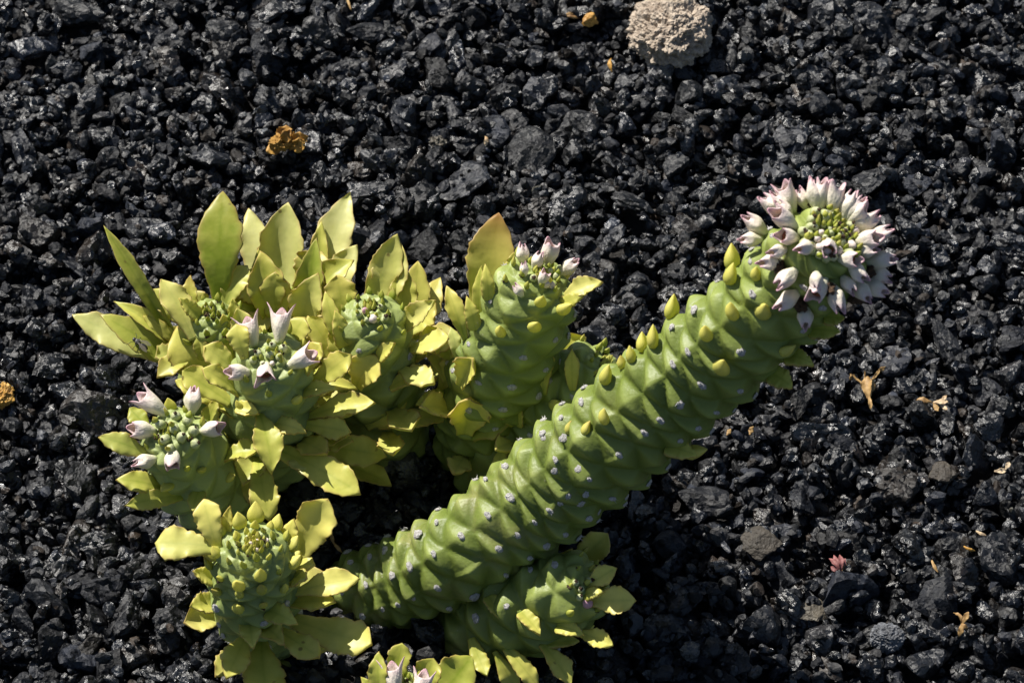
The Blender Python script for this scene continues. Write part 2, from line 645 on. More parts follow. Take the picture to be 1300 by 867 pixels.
# ------------------------------------------------------------------ leaf shape
def leaf_geo(B, T, face, width, kind='o', cup=0.25, bend=0.10, recurve=0.1, wave=0.20, fold=0.0, thick=7.0, rnd=None, NU=30, NV=9):
    rnd = rnd or random
    ax = T - B
    Ln = ax.length
    axd = ax.normalized()
    nrm = (face - axd * face.dot(axd)).normalized()
    side = axd.cross(nrm).normalized()
    ph1, ph2 = rnd.uniform(0, 6.28), rnd.uniform(0, 6.28)
    fr = rnd.uniform(13, 19)
    skew = rnd.uniform(-0.10, 0.10)
    us = np.linspace(0, 1, NU)
    us = np.where(us > 0.5, us + 0.0, us)
    vsn = np.sin(np.linspace(-1, 1, NV) * math.pi / 2)
    top, bot, lu, lv = [], [], [], []
    for u in us:
        if kind == 'o':
            um = 0.64
            if u < um:
                x = u / um
                f = 0.30 + 0.70 * (x * x * (3 - 2 * x))
            else:
                x = (u - um) / (1 - um)
                f = 0.78 * math.cos(x * math.pi / 2) ** 0.8 + 0.22 * (1 - x)
        elif kind == 't':
            um = 0.78
            if u < um:
                x = u / um
                f = 0.40 + 0.60 * (x * x * (3 - 2 * x))
            else:
                x = (u - um) / (1 - um)
                f = max(0.0, 1 - x ** 2.2) * 0.82 + 0.18 * (1 - x)
        elif kind == 'l':
            f = 0.45 + 0.55 * math.sin(min(1, u / 0.7) * math.pi / 2)
            if u > 0.7:
                x = (u - 0.7) / 0.3
                f *= (1 - x ** 1.6) * 0.8 + 0.2 * (1 - x)
        else:   # small ovate
            f = 0.35 * (1 - u) ** 2 + math.sin(math.pi * min(1, 0.08 + 0.92 * u ** 0.85)) ** 0.8
            f = min(f, 1.0) * (1 if u < 0.98 else 0.3)
        hw = max(f, 0.015) * width / 2
        c = B + ax * u + nrm * (bend * Ln * math.sin(math.pi * u) - recurve * Ln * u ** 3) + side * skew * Ln * u * u * 0.5
        trow, brow = [], []
        for v in vsn:
            av = abs(v)
            sg = 1 if v > 0 else -1
            tooth = 1 + (0.045 * math.sin(u * 43 + ph1 * sg) + 0.065 * math.sin(u * 29 + ph2 * sg) * math.sin(u * 67 + ph1)) * av ** 4 * min(1, u * 2.2)
            off = side * (hw * v * tooth * (1 - 0.25 * fold * av))
            lift = cup * hw * v * v + fold * hw * av * 0.9
            wv = wave * width * 0.5 * av ** 3 * min(1, u * 1.6) * (math.sin(fr * u + ph1 + sg) * 0.6 + 0.4 * math.sin(fr * 1.9 * u + ph2 * sg))
            pt = c + off + nrm * (lift + wv)
            th = thick * U * (1 - 0.80 * av ** 5) * (1.25 - 0.65 * u)
            trow.append(pt + nrm * th * 0.5)
            brow.append(pt - nrm * th * 0.5)
            lu.append(u)
            lv.append(max(av, (u - 0.9) * 10 if u > 0.9 else 0))
        top.append(trow)
        bot.append(brow)
    verts = [p for r in top for p in r] + [p for r in bot for p in r]
    k = NU * NV
    faces = []
    for i in range(NU - 1):
        for j in range(NV - 1):
            a = i * NV + j
            faces.append((a, a + 1, a + NV + 1, a + NV))
            faces.append((k + a, k + a + NV, k + a + NV + 1, k + a + 1))
    for i in range(NU - 1):
        a = i * NV
        faces.append((a, a + NV, k + a + NV, k + a))
        a = i * NV + NV - 1
        faces.append((a + NV, a, k + a, k + a + NV))
    for j in range(NV - 1):
        faces.append((j + 1, j, k + j, k + j + 1))
        a = (NU - 1) * NV + j
        faces.append((a, a + 1, k + a + 1, k + a))
    return verts, faces, dict(lu=lu * 2, lv=lv * 2)


def revolve(profile, nth, fn=None, cap=True):
    """profile list of (r, z); fn(x, y, z, i, j) may move a vertex"""
    V, F = [], []
    for i, (r, z) in enumerate(profile):
        for j in range(nth):
            t = 2 * math.pi * j / nth
            v = (r * math.cos(t), r * math.sin(t), z)
            V.append(fn(*v, i, j, t) if fn else v)
    for i in range(len(profile) - 1):
        for j in range(nth):
            j2 = (j + 1) % nth
            F.append((i * nth + j, i * nth + j2, (i + 1) * nth + j2, (i + 1) * nth + j))
    if cap:
        F.append(tuple(range(nth))[::-1])
        F.append(tuple((len(profile) - 1) * nth + j for j in range(nth)))
    return V, F


def make_mesh(name, V, F, mat, attrs=None, smooth=True):
    me = bpy.data.meshes.new(name)
    me.from_pydata([tuple(v) for v in V], [], F)
    if smooth:
        me.polygons.foreach_set('use_smooth', [True] * len(me.polygons))
    if attrs:
        for k, vals in attrs.items():
            a = me.attributes.new(k, 'FLOAT', 'POINT')
            a.data.foreach_set('value', np.asarray(vals, dtype=np.float32))
    me.materials.append(mat)
    me.update()
    return me


# ---- shared small meshes, unit size (height 1 along z)
def nub_mesh(k):
    r = random.Random(50 + k)
    prof = [(.20, 0), (.33, .08), (.42, .2), (.45, .34), (.42, .48), (.36, .60), (.27, .72), (.18, .83), (.09, .93), (.012, 1.0)]
    fl = r.uniform(0.7, 0.9)
    hook = r.uniform(-0.12, 0.30)
    tw = r.uniform(-0.1, 0.1)

    def fn(x, y, z, i, j, t):
        crease = -0.10 * math.exp(-((t - math.pi / 2) / 0.5) ** 2) * math.sin(math.pi * z)
        return (x + tw * z * z, y * fl + crease + hook * z * z, z)
    V, F = revolve(prof, 12, fn)
    lu = [v[2] for v in V]
    return make_mesh('small_leaf', V, F, M_LEAF, dict(lu=lu, lv=[0.9 * (u ** 6) for u in lu]))


NUBS = [nub_mesh(k) for k in range(5)]


def scar_mesh(k):
    r = random.Random(90 + k)
    V, F = [], []
    nth = 12
    n0 = 0
    V.append((0, 0, 0.16))
    for ring, (rr, z) in enumerate(((0.45, 0.20), (0.85, 0.12), (1.05, -0.15))):
        for j in range(nth):
            t = 2 * math.pi * j / nth
            q = rr * (1 + r.uniform(-0.18, 0.18))
            V.append((q * math.cos(t) * 0.62, q * math.sin(t), z + r.uniform(-0.06, 0.08)))
    for j in range(nth):
        j2 = (j + 1) % nth
        F.append((0, 1 + j, 1 + j2))
        for g in range(2):
            a = 1 + g * nth
            F.append((a + j, a + nth + j, a + nth + j2, a + j2))
    # little spines
    for s in range(r.choice((1, 2, 3))):
        t = r.uniform(0, 6.28)
        bx, by = 0.6 * math.cos(t) * 0.6, 0.6 * math.sin(t)
        ln = r.uniform(0.5, 1.1)
        dx, dy = math.cos(t) * 0.5, math.sin(t) * 0.5
        o = len(V)
        for q in range(4):
            a = q * math.pi / 2
            V.append((bx + 0.13 * math.cos(a), by + 0.13 * math.sin(a), 0.05))
        V.append((bx + dx * ln, by + dy * ln, 0.15 + ln * 0.8))
        for q in range(4):
            F.append((o + q, o + (q + 1) % 4, o + 4))
    return make_mesh('leaf_scar', V, F, M_SCAR)


SCARS = [scar_mesh(k) for k in range(6)]


def flower_meshes(k):
    """bract of a hooded two-lobed flower, unit length; z along the flower, +x is the lobe side"""
    r = random.Random(200 + k)
    la = 1.35 if k in (0, 1) else 1.0
    NZ, NT = 14, 28
    flare = (0.42, 0.28, 0.0, 0.08, 0.0)[k % 5]
    close = (0.0, 0.1, 0.55, 0.12, 0.65)[k % 5]
    lob = (0.28, 0.22, 0.17, 0.12, 0.15)[k % 5]
    V, pink = [], []
    for wall in (0, 1):
        for i in range(NZ):
            u = i / (NZ - 1)
            for j in range(NT):
                t = 2 * math.pi * j / NT
                # two pointed lobes at +-55 degrees, a shorter hood tip behind
                d1 = (t - la + math.pi) % (2 * math.pi) - math.pi
                d2 = (t + la + math.pi) % (2 * math.pi) - math.pi
                l1 = math.cos(d1 * 1.6) ** 2 if abs(d1) < 0.98 else 0
                l2 = math.cos(d2 * 1.6) ** 2 if abs(d2) < 0.98 else 0
                l3 = max(0, math.cos((t - math.pi) * 1.4)) ** 2 if abs(t - math.pi) < 1.12 else 0
                ext = lob * (l1 + l2) + 0.22 * l3
                base = 0.62
                z = u * (base + ext)
                prof = 0.13 + 0.26 * math.sin(min(1.0, u * 1.35) * math.pi / 2) ** 1.2
                prof *= 1 - (0.10 + close * 0.75) * max(0, u - 0.5) ** 1.3 / 0.5 ** 1.3
                prof += 0.020 * math.cos(5 * t + k) * u
                fx = max(0, u - 0.55) / 0.45
                ll = max(l1, l2)
                rr = prof + flare * ll * fx * fx * 0.55
                if ll > 0.05:
                    # pinch lobe to a point
                    tc = la if l1 >= l2 else -la
                    dt = (t - tc + math.pi) % (2 * math.pi) - math.pi
                    tt = tc + dt * (1 - 0.35 * fx * fx)
                else:
                    tt = t
                if wall:
                    rr = rr - 0.045
                    z = max(0.06, z - 0.015)
                V.append((rr * math.cos(tt) * 1.0, rr * math.sin(tt) * 1.05, z))
                pk = 0.26 + 0.22 * u + 0.48 * max(0, u - 0.72) / 0.28 * (0.6 + 0.5 * max(l1, l2, l3))
                if u < 0.12:
                    pk = 0.05 + u * 1.4
                pink.append(pk)
    F = []
    n1 = NZ * NT
    for i in range(NZ - 1):
        for j in range(NT):
            j2 = (j + 1) % NT
            F.append((i * NT + j, i * NT + j2, (i + 1) * NT + j2, (i + 1) * NT + j))
            F.append((n1 + i * NT + j, n1 + (i + 1) * NT + j, n1 + (i + 1) * NT + j2, n1 + i * NT + j2))
    e = (NZ - 1) * NT
    for j in range(NT):
        j2 = (j + 1) % NT
        F.append((e + j, e + j2, n1 + e + j2, n1 + e + j))
    F.append(tuple(range(NT))[::-1])
    bract = make_mesh('bract', V, F, M_FLOWER, dict(pink=pink))
    # red brown cup in the mouth
    prof = [(0.08, 0.20), (0.20, 0.30), (0.27, 0.42), (0.28, 0.50), (0.24, 0.51), (0.19, 0.43), (0.12, 0.36), (0.02, 0.34)]
    V, F = revolve(prof, 18, lambda x, y, z, i, j, t: (x + r.uniform(-.008, .008), y + r.uniform(-.008, .008), z + 0.03 * math.cos(t + 2)))
    cup = make_mesh('nectar_cup', V, F, M_CUP)
    V, F = [], []
    for s in range(7):
        a, q = r.uniform(0, 6.28), r.uniform(0, 0.14)
        o = len(V)
        v, f = revolve([(0.01, 0), (0.035, 0.02), (0.04, 0.05), (0.012, 0.08)], 6)
        V += [(x + q * math.cos(a), y + q * math.sin(a), z + 0.37 + r.uniform(0, .08)) for x, y, z in v]
        F += [tuple(o + i for i in ff) for ff in f]
    pol = make_mesh('stamens', V, F, M_POLLEN)
    return bract, cup, pol


FLOWERS = [flower_meshes(k) for k in range(5)]


def bud_mesh(k):
    r = random.Random(300 + k)
    prof = [(0.10, -0.1), (0.30, 0.08), (0.42, 0.3), (0.43, 0.5), (0.36, 0.72), (0.20, 0.92), (0.05, 1.0)]
    V, F = revolve(prof, 14, lambda x, y, z, i, j, t: (x * (1 + 0.06 * math.cos(5 * t)), y * (1 + 0.06 * math.cos(5 * t)), z))
    base = (0.02, 0.06, 0.50, 1.0)[k]
    pink = [base + 0.16 * max(0, v[2]) ** 2 for v in V]
    return make_mesh('bud', V, F, M_FLOWER, dict(pink=pink))


BUDS = [bud_mesh(k) for k in range(4)]


def crumb_mesh(name, seed, mat, sub=2, rough=0.45):
    V, F = ico(sub)
    out = []
    r = random.Random(seed)
    off = Vector((r.uniform(0, 50), r.uniform(0, 50), r.uniform(0, 50)))
    for v in V:
        q = Vector(v)
        k = 1 + rough * (noise.noise(q * 1.6 + off) + 0.6 * noise.noise(q * 3.7 + off))
        out.append(q * k)
    return make_mesh(name, out, F, mat, smooth=False)


_ICO = {}


def ico(sub):
    if sub in _ICO:
        return _ICO[sub]
    t = (1 + 5 ** 0.5) / 2
    V = [(-1, t, 0), (1, t, 0), (-1, -t, 0), (1, -t, 0), (0, -1, t), (0, 1, t), (0, -1, -t), (0, 1, -t), (t, 0, -1), (t, 0, 1), (-t, 0, -1), (-t, 0, 1)]
    V = [tuple(Vector(v).normalized()) for v in V]
    F = [(0, 11, 5), (0, 5, 1), (0, 1, 7), (0, 7, 10), (0, 10, 11), (1, 5, 9), (5, 11, 4), (11, 10, 2), (10, 7, 6), (7, 1, 8),
         (3, 9, 4), (3, 4, 2), (3, 2, 6), (3, 6, 8), (3, 8, 9), (4, 9, 5), (2, 4, 11), (6, 2, 10), (8, 6, 7), (9, 8, 1)]
    for _ in range(sub):
        cache, F2 = {}, []
        V = list(V)

        def mid(a, b):
            k = (min(a, b), max(a, b))
            if k not in cache:
                V.append(tuple((Vector(V[a]) + Vector(V[b])).normalized()))
                cache[k] = len(V) - 1
            return cache[k]
        for a, b, c in F:
            x, y, z = mid(a, b), mid(b, c), mid(c, a)
            F2 += [(a, x, z), (b, y, x), (c, z, y), (x, y, z)]
        F = F2
    _ICO[sub] = (V, F)
    return _ICO[sub]


DRIED = [crumb_mesh('dried_flower', 400 + k, M_DRY, 2, 0.9) for k in range(3)]

# ------------------------------------------------------------------ ground
def ground_height(x, y):
    return 0.0016 * math.sin(x * 31 + 1.3) * math.cos(y * 27) + 0.0011 * math.sin(x * 57 - y * 43)


gv, gf = [], []
edges = [-60, -8, -1.2] + list(np.linspace(-0.5, 0.5, 41)) + [1.2, 8, 60]
nE = len(edges)
for y in edges:
    for x in edges:
        h = ground_height(x, y) if max(abs(x), abs(y)) <= 0.5 else 0.0
        gv.append((x, y, -0.0075 + h))
for i in range(nE - 1):
    for j in range(nE - 1):
        a = i * nE + j
        gf.append((a, a + 1, a + nE + 1, a + nE))
ground = mesh_obj('ground', gv, gf, M_SOIL)
ground['kind'] = 'structure'
ground['label'] = 'dark soil bed under the black lava gravel'

# ------------------------------------------------------------------ the shoots
SHOOTS = {}
GROUP = 'shoots of the succulent clump'


def shoot(key, ctrl, label, color, m=4, n=5, kappa=0.86, tub=0.20, lean=0.12, dome=0.75, nr=110, nth=110, seed=1):
    st = Stem(ctrl, m, n, kappa, tub, lean, dome, nr, nth, seed)
    base = P(ctrl[1][0], ctrl[1][1], ctrl[1][2])
    base.z = 0
    root = thing('succulent_shoot', base, label, 'succulent', GROUP)
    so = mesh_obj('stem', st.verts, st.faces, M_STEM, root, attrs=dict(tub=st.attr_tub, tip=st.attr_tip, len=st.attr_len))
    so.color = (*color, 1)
    SHOOTS[key] = dict(st=st, root=root, stem=so, tubs=st.tubercles(), foot=base)
    return SHOOTS[key]


A = shoot('A', [(450, 775, -70, 54), (466, 752, -8, 56), (528, 730, 40, 59), (600, 694, 100, 65), (700, 618, 178, 71),
                (800, 537, 294, 73), (900, 455, 415, 71), (985, 382, 520, 68), (1040, 323, 595, 66)],
          'long thick leaning stem with a dense head of pale pink flowers', (0.35, 0.0, 0),
          m=5, n=5, kappa=0.64, tub=0.20, lean=0.08, dome=0.72, nr=260, nth=150, seed=3)
shoot('B', [(290, 545, -40, 48), (283, 500, 40, 50), (274, 450, 110, 48), (268, 415, 165, 38)],
      'short shoot with long narrow spreading leaves, one carrying a fly', (0.6, 0.3, 0), seed=5)
shoot('K', [(385, 505, -40, 42), (380, 460, 40, 44), (372, 420, 100, 44), (368, 395, 140, 34)],
      'leafy shoot of big upright toothed leaves behind the pink flowers', (0.5, 0.2, 0), seed=6)
shoot('C', [(350, 592, -45, 48), (348, 572, 30, 54), (344, 522, 125, 62), (345, 470, 205, 52)],
      'grey-green shoot with five horned pink flowers amid yellow leaves', (0.5, 0.75, 0), seed=8, m=4, n=5)
shoot('D', [(490, 580, -40, 58), (486, 530, 40, 62), (478, 470, 120, 60), (472, 415, 195, 46)],
      'shoot with a bare green head and one tiny pink bud', (0.6, 0.35, 0), seed=9)
shoot('E', [(600, 578, -45, 50), (606, 556, 25, 56), (636, 472, 165, 68), (674, 378, 285, 58)],
      'upright shoot with closed pink buds and one large orange-edged leaf', (0.45, 0.15, 0), seed=11, m=5, n=5, kappa=0.70)
shoot('F', [(285, 655, -45, 46), (276, 636, 30, 52), (248, 598, 105, 58), (224, 565, 165, 48)],
      'pale knobbly shoot with six pink flowers beside the bare gravel', (0.6, 0.8, 0), seed=12)
shoot('G', [(338, 812, -45, 40), (335, 796, 20, 46), (324, 755, 125, 59), (322, 708, 215, 50)],
      'flowerless shoot with a crown of small tubercles and broad yellow leaves', (0.55, 0.45, 0), seed=14, m=5, n=6, kappa=0.64)
shoot('H', [(622, 622, -45, 48), (636, 592, 20, 54), (688, 530, 100, 64), (744, 480, 170, 50)],
      'shoot half hidden behind the long flowering stem', (0.45, 0.2, 0), seed=15)
shoot('I', [(590, 812, -55, 50), (612, 796, -5, 58), (664, 772, 48, 66), (725, 750, 100, 54)],
      'shaded shoot under the long stem with a wine-red bud', (0.35, 0.1, 0), seed=17)
shoot('J', [(520, 985, -30, 44), (516, 950, 40, 48), (512, 905, 110, 44), (510, 885, 135, 36)],
      'green shoot with white pink-tipped flowers between two yellow-leaved shoots', (0.5, 0.4, 0), seed=18)

LEAF_HOLD = {}


def cam_vec(dx, dy, d):
    """screen offset in photo pixels (y down) and depth towards the camera"""
    return RV * (dx * U) - UV * (dy * U) + VV * (d * U)


def leaf(key, bx, by, tx, ty, wd, d=None, kind='o', yel=0.55, red=0.0, pale=0.0, back=False, face=0.72, roll=None, hold=None, **kw):
    sh = SHOOTS[key]
    st = sh['st']
    rnd = random.Random(int(bx * 131 + by * 17 + tx * 7 + ty))
    B, nrm = st.attach(bx, by, back)
    ln = math.hypot(tx - bx, ty - by)
    if d is None:
        d = 0.40 * max(0, ty - by) + 0.05 * ln + rnd.uniform(-0.12, 0.12) * ln
    ds = depth_scale(B)
    # the tip keeps its pixel, measured from where the leaf leaves the stem
    bqx, bqy = project(B)
    T = B + cam_vec((tx - bqx) * ds, (ty - bqy) * ds, d)
    fc = (VV * (1 - face) + Vector((0, 0, 1)) * face).normalized()
    axd = (T - B).normalized()
    rl = rnd.uniform(-0.30, 0.30) if roll is None else roll
    fc = Matrix.Rotation(rl, 3, axd) @ fc
    B2 = B - axd * 4 * U
    kw.setdefault('cup', rnd.uniform(0.15, 0.60))
    kw.setdefault('bend', rnd.uniform(-0.02, 0.10))
    kw.setdefault('recurve', rnd.uniform(-0.10, 0.24))
    V, F, at = leaf_geo(B2, T, fc, wd * U * ds, kind, rnd=rnd, **kw)
    o = mesh_obj('leaf', V, F, M_LEAF, sh['root'], attrs=at)
    o.color = (min(1, max(0, yel + 0.08 + rnd.uniform(-0.10, 0.10))), red, pale, 1)
    if hold:
        LEAF_HOLD[hold] = BVHTree.FromPolygons([Vector(v) for v in V], F)
    return o


def nub(key, px, py, size, dirx=0.0, diry=0.0, yel=0.8, red=0.15, towards=0.6):
    """small plump leaf sitting on the tubercle nearest to photo pixel px, py"""
    sh = SHOOTS[key]
    best = None
    for t in sh['tubs']:
        if t['n'].dot(VV) < -0.35:
            continue
        x, y = project(t['p'])
        dd = (x - px) ** 2 + (y - py) ** 2 + (400 if t['used'] else 0)
        if best is None or dd < best[0]:
            best = (dd, t)
    t = best[1]
    if best[0] < 45 ** 2:
        t['used'] = True
    p, nrm = sh['st'].attach(px, py)
    if best[0] < 16 ** 2:
        p, nrm = t['p'], t['n']
    up = t['t']
    dr = (nrm * 0.45 + up * towards * 0.7 + UV * 0.40 + RV * dirx - UV * diry).normalized()
    rnd = random.Random(int(px * 31 + py))
    o = link('leaf', rnd.choice(NUBS), sh['root'], frame_matrix(p - dr * 5.5 * U, dr, up.cross(nrm), tuple(k_ * size * U * depth_scale(p) for k_ in (rnd.uniform(.82, 1.0), rnd.uniform(.75, .95), rnd.uniform(.98, 1.12)))))
    o.color = (min(1.25, yel + 0.22 + rnd.uniform(-0.1, 0.1)), red * .7, 0, 1)
    return o


def flower(key, bx, by, tx, ty, toward=0.25, var=None, size=1.0, cup=True, back=False, twist=None):
    sh = SHOOTS[key]
    rnd = random.Random(int(bx * 37 + by * 11 + tx))
    p, nrm = sh['st'].attach(bx, by, back)
    ds = depth_scale(p)
    bqx, bqy = project(p)
    ln = math.hypot(tx - bx, ty - by)
    v = cam_vec(tx - bqx, ty - bqy, ln * toward) * ds
    L = min(v.length * size, (49 if key == 'A' else 70) * U * ds)
    kv = rnd.randrange(5) if var is None else var
    hint = RV * math.cos(rnd.uniform(0, 6.28)) + VV * 0.8 if twist is None else (RV * math.cos(twist) + VV * math.sin(twist))
    rr_ = min(L * 0.74, 31 * U * ds)
    mtx = frame_matrix(p - v.normalized() * L * 0.06, v, hint, (rr_, rr_, L * 1.10))
    b, c, s = FLOWERS[kv]
    o = link('flower', b, sh['root'], mtx)
    if cup:
        for nm, me in (('nectar_cup', c), ('stamens', s)):
            ch = bpy.data.objects.new(nm, me)
            col.objects.link(ch)
            ch.parent = o
    return o


def bud(key, px, py, size, kind=0, tx=0, ty=0, toward=0.6):
    sh = SHOOTS[key]
    p, nrm = sh['st'].attach(px, py)
    v = (nrm * 0.8 + RV * tx - UV * ty + VV * toward * 0.3).normalized()
    rnd = random.Random(int(px * 13 + py * 7))
    hs = rnd.uniform(0.7, 1.15)
    sz = size * U * depth_scale(p)
    o = link('bud', BUDS[kind], sh['root'], frame_matrix(p - v * size * 0.15 * U, v, RV, (sz * rnd.uniform(.85, 1.1), sz, sz * hs)))
    if kind < 2 and size > 9:
        q = p + v * sz * (hs * 0.97 - 0.15) + (UV * rnd.uniform(-.1, .2) + RV * rnd.uniform(-.15, .15)) * sz
        if rnd.random() < 0.55:
            link('dried_tip', DRIED[rnd.randrange(3)], sh['root'], frame_matrix(q, v, RV, rnd.uniform(1.2, 2.2) * U))
        else:
            l_ = link('leaf', NUBS[rnd.randrange(5)], sh['root'], frame_matrix(q - v * 1.5 * U, v + UV * .5, RV, size * 0.55 * U))
            l_.color = (rnd.uniform(.3, .7), rnd.choice((0, .6)), 0, 1)
    return o


def scars(key, smin, smax, size, prob=1.0, seed=0):
    sh = SHOOTS[key]
    rnd = random.Random(seed + 77)
    for t in sh['tubs']:
        if t['used'] or not (smin <= t['s'] <= smax) or t['n'].dot(VV) < -0.45:
            continue
        if t['p'].z < 0.002 or rnd.random() > prob:
            continue
        sz = size * U * rnd.uniform(0.75, 1.2) * depth_scale(t['p'])
        m = frame_matrix(t['p'] + t['n'] * 0.3 * U, (t['n'] + t['t'] * 0.35), t['t'], (sz * rnd.uniform(0.8, 1.4), sz * rnd.uniform(0.8, 1.1), sz))
        link('leaf_scar', rnd.choice(SCARS), sh['stem'], m)


def head_nubs(key, smin, smax, s0, s1, prob=0.9, seed=0, yel=0.6):
    """tiny leaves on the crowded tubercles of a head; s0 lowest size, s1 at the apex"""
    sh = SHOOTS[key]
    rnd = random.Random(seed + 5)
    for t in sh['tubs']:
        if t['used'] or not (smin <= t['s'] <= smax) or t['n'].dot(VV) < -0.3 or rnd.random() > prob:
            continue
        f = (t['s'] - smin) / max(1e-6, smax - smin)
        size = (s0 + (s1 - s0) * f) * rnd.uniform(0.75, 1.25)
        t['used'] = True
        dr = (t['n'] * 0.6 + t['t'] * 0.6 + UV * 0.45 + Vector((rnd.uniform(-.25, .25), rnd.uniform(-.25, .25), 0))).normalized()
        o = link('leaf', rnd.choice(NUBS), sh['root'], frame_matrix(t['p'] - dr * 2.0 * U, dr, t['t'].cross(t['n']), tuple(k_ * size * U * depth_scale(t['p']) for k_ in (.85, .8, 1.15))))
        o.color = (yel + rnd.uniform(-0.2, 0.2), rnd.choice((0, 0.1, 0.5)), 0, 1)
        if rnd.random() < 0.45:
            p = t['p'] - t['t'] * size * 0.10 * U + t['n'] * 1.0 * U
            link('dried_tip', DRIED[rnd.randrange(3)], sh['root'], frame_matrix(p, t['n'], t['t'], rnd.uniform(1.6, 3.2) * U))


def fill_leaves(key, n, s0, s1, lmin, lmax, wmin, wmax, yel, seed):
    """further leaves all round the shoot, rising at the back and spreading low at the front"""
    sh = SHOOTS[key]
    st = sh['st']
    rnd = random.Random(seed)
    for i in range(n):
        k = int((s0 + (s1 - s0) * rnd.random()) * (len(st.C) - 1))
        th = (i * 0.382 + rnd.uniform(-.05, .05)) * 2 * math.pi
        rd = Vector(st.A[k] * math.cos(th) + st.B[k] * math.sin(th))
        tt = Vector(st.T[k])
        front = max(0.0, rd.dot(VV))
        L = rnd.uniform(lmin, lmax) * U
        B_ = Vector(st.C[k]) + rd * st.R[k] * 0.9
        dr = (rd + tt * (0.75 - 0.75 * front) + Vector((rnd.uniform(-.15, .15), rnd.uniform(-.15, .15), 0.1))).normalized()
        fc = (tt * 0.9 + VV * 0.3 - rd * 0.2).normalized()
        wd = rnd.uniform(wmin, wmax) * U
        V, F, at = leaf_geo(B_, B_ + dr * L, fc, wd, rnd.choice('oott'), cup=rnd.uniform(.1, .7), bend=rnd.uniform(-.05, .12),
                            recurve=rnd.uniform(-.1, .25), rnd=rnd)
        o = mesh_obj('leaf', V, F, M_LEAF, sh['root'], attrs=at)
        o.color = (yel + rnd.uniform(-.15, .15), rnd.choice((0, 0, .3)), rnd.uniform(0, .3), 1)


fill_leaves('B', 9, .50, .80, 45, 75, 28, 42, .55, 1)
fill_leaves('K', 13, .45, .80, 50, 80, 34, 48, .60, 2)
fill_leaves('C', 15, .35, .66, 50, 75, 30, 42, .62, 3)
fill_leaves('D', 16, .35, .70, 50, 75, 30, 42, .66, 4)
fill_leaves('E', 7, .22, .45, 40, 60, 26, 38, .62, 5)
fill_leaves('G', 5, .25, .45, 40, 60, 28, 38, .68, 6)
fill_leaves('H', 12, .30, .75, 32, 50, 22, 32, .78, 7)
# ---- B : spreading leaves
leaf('B', 224, 440, 135, 287, 26, kind='l', yel=.35, fold=.75, wave=.05, cup=.1, d=30, recurve=-.05)
leaf('B', 232, 466, 91, 404, 44, yel=.5, pale=.45, d=-15, roll=-.1, cup=.15)
leaf('B', 236, 474, 145, 402, 40, yel=.30, d=55, hold='fly', roll=.15, face=.5, cup=.3, wave=.06)
leaf('B', 226, 448, 156, 378, 24, kind='l', yel=.45, d=25, fold=.4)
leaf('B', 232, 440, 185, 401, 19, yel=.6, d=20)
leaf('B', 243, 428, 211, 351, 40, yel=.6, pale=.25, d=0)
leaf('B', 279, 388, 277, 244, 58, kind='o', yel=.10, red=.25, d=10, face=.05, roll=.05, back=True, cup=.1, wave=.07)
leaf('B', 243, 395, 240, 350, 24, kind='s', yel=.5, red=.6, d=5, back=True)
leaf('B', 266, 480, 230, 424, 54, kind='t', yel=.55, d=35, cup=.5, face=.3)
leaf('B', 292, 448, 286, 398, 24, yel=.55, d=15)
leaf('B', 262, 450, 252, 420, 24, kind='s', yel=.45, d=12)
leaf('B', 300, 410, 297, 378, 18, kind='s', yel=.5, d=6)
leaf('B', 248, 400, 227, 380, 20, kind='s', yel=.6, d=12)
head_nubs('B', .72, 1, 15, 7, .9, 1, .38)
# ---- K : big upright toothed leaves
leaf('K', 352, 400, 371, 260, 60, yel=.62, pale=.45, d=25, face=.6, roll=-.1, back=True, wave=.09)
leaf('K', 342, 405, 319, 265, 44, yel=.6, pale=.65, d=10, face=.6, roll=.15, back=True)
leaf('K', 340, 405, 333, 327, 50, yel=.48, red=.2, d=35, face=.2, roll=.2)
leaf('K', 330, 405, 327, 316, 20, kind='l', yel=.45, d=10, back=True)
leaf('K', 325, 420, 301, 340, 28, yel=.45, d=12)
leaf('K', 390, 405, 438, 242, 48, yel=.62, pale=.6, d=5, face=.6, roll=.1, back=True, kind='l')
leaf('K', 392, 405, 398, 305, 38, kind='s', yel=.12, d=30, face=.1, cup=.6, wave=.02)
leaf('K', 398, 400, 404, 283, 26, yel=.4, d=15, back=True)
leaf('K', 402, 410, 452, 311, 42, yel=.55, pale=.5, d=10, face=.6, back=True)
leaf('K', 404, 415, 414, 346, 24, kind='s', yel=.25, red=.9, d=25)
leaf('K', 384, 412, 399, 358, 46, yel=.55, pale=.2, d=45, roll=.1)
leaf('K', 350, 420, 356, 352, 40, yel=.5, d=40, kind='t')
leaf('K', 316, 440, 308, 400, 30, yel=.5, d=20)
head_nubs('K', .70, 1, 15, 8, .8, 2, .4)
# ---- D
leaf('D', 460, 410, 507, 299, 42, yel=.5, d=-10, back=True, pale=.2)
leaf('D', 480, 410, 506, 308, 46, yel=.66, pale=.25, d=5, back=True, face=.6)
leaf('D', 508, 420, 512, 342, 38, yel=.62, d=15, back=True)
leaf('D', 512, 440, 536, 334, 42, yel=.62, d=10, back=True, red=.2)
leaf('D', 520, 450, 557, 350, 38, yel=.66, d=-5, back=True, red=.25)
leaf('D', 514, 410, 553, 384, 28, kind='s', yel=.8, pale=.3, d=25)
leaf('D', 440, 420, 428, 350, 42, yel=.55, red=.25, d=15, back=True, kind='t')
leaf('D', 432, 440, 412, 375, 22, yel=.6, d=20)
leaf('D', 436, 435, 426, 396, 24, kind='s', yel=.6, d=15)
leaf('D', 430, 470, 400, 400, 34, yel=.62, d=20, kind='t')
leaf('D', 432, 472, 438, 416, 34, yel=.6, d=25, kind='t')
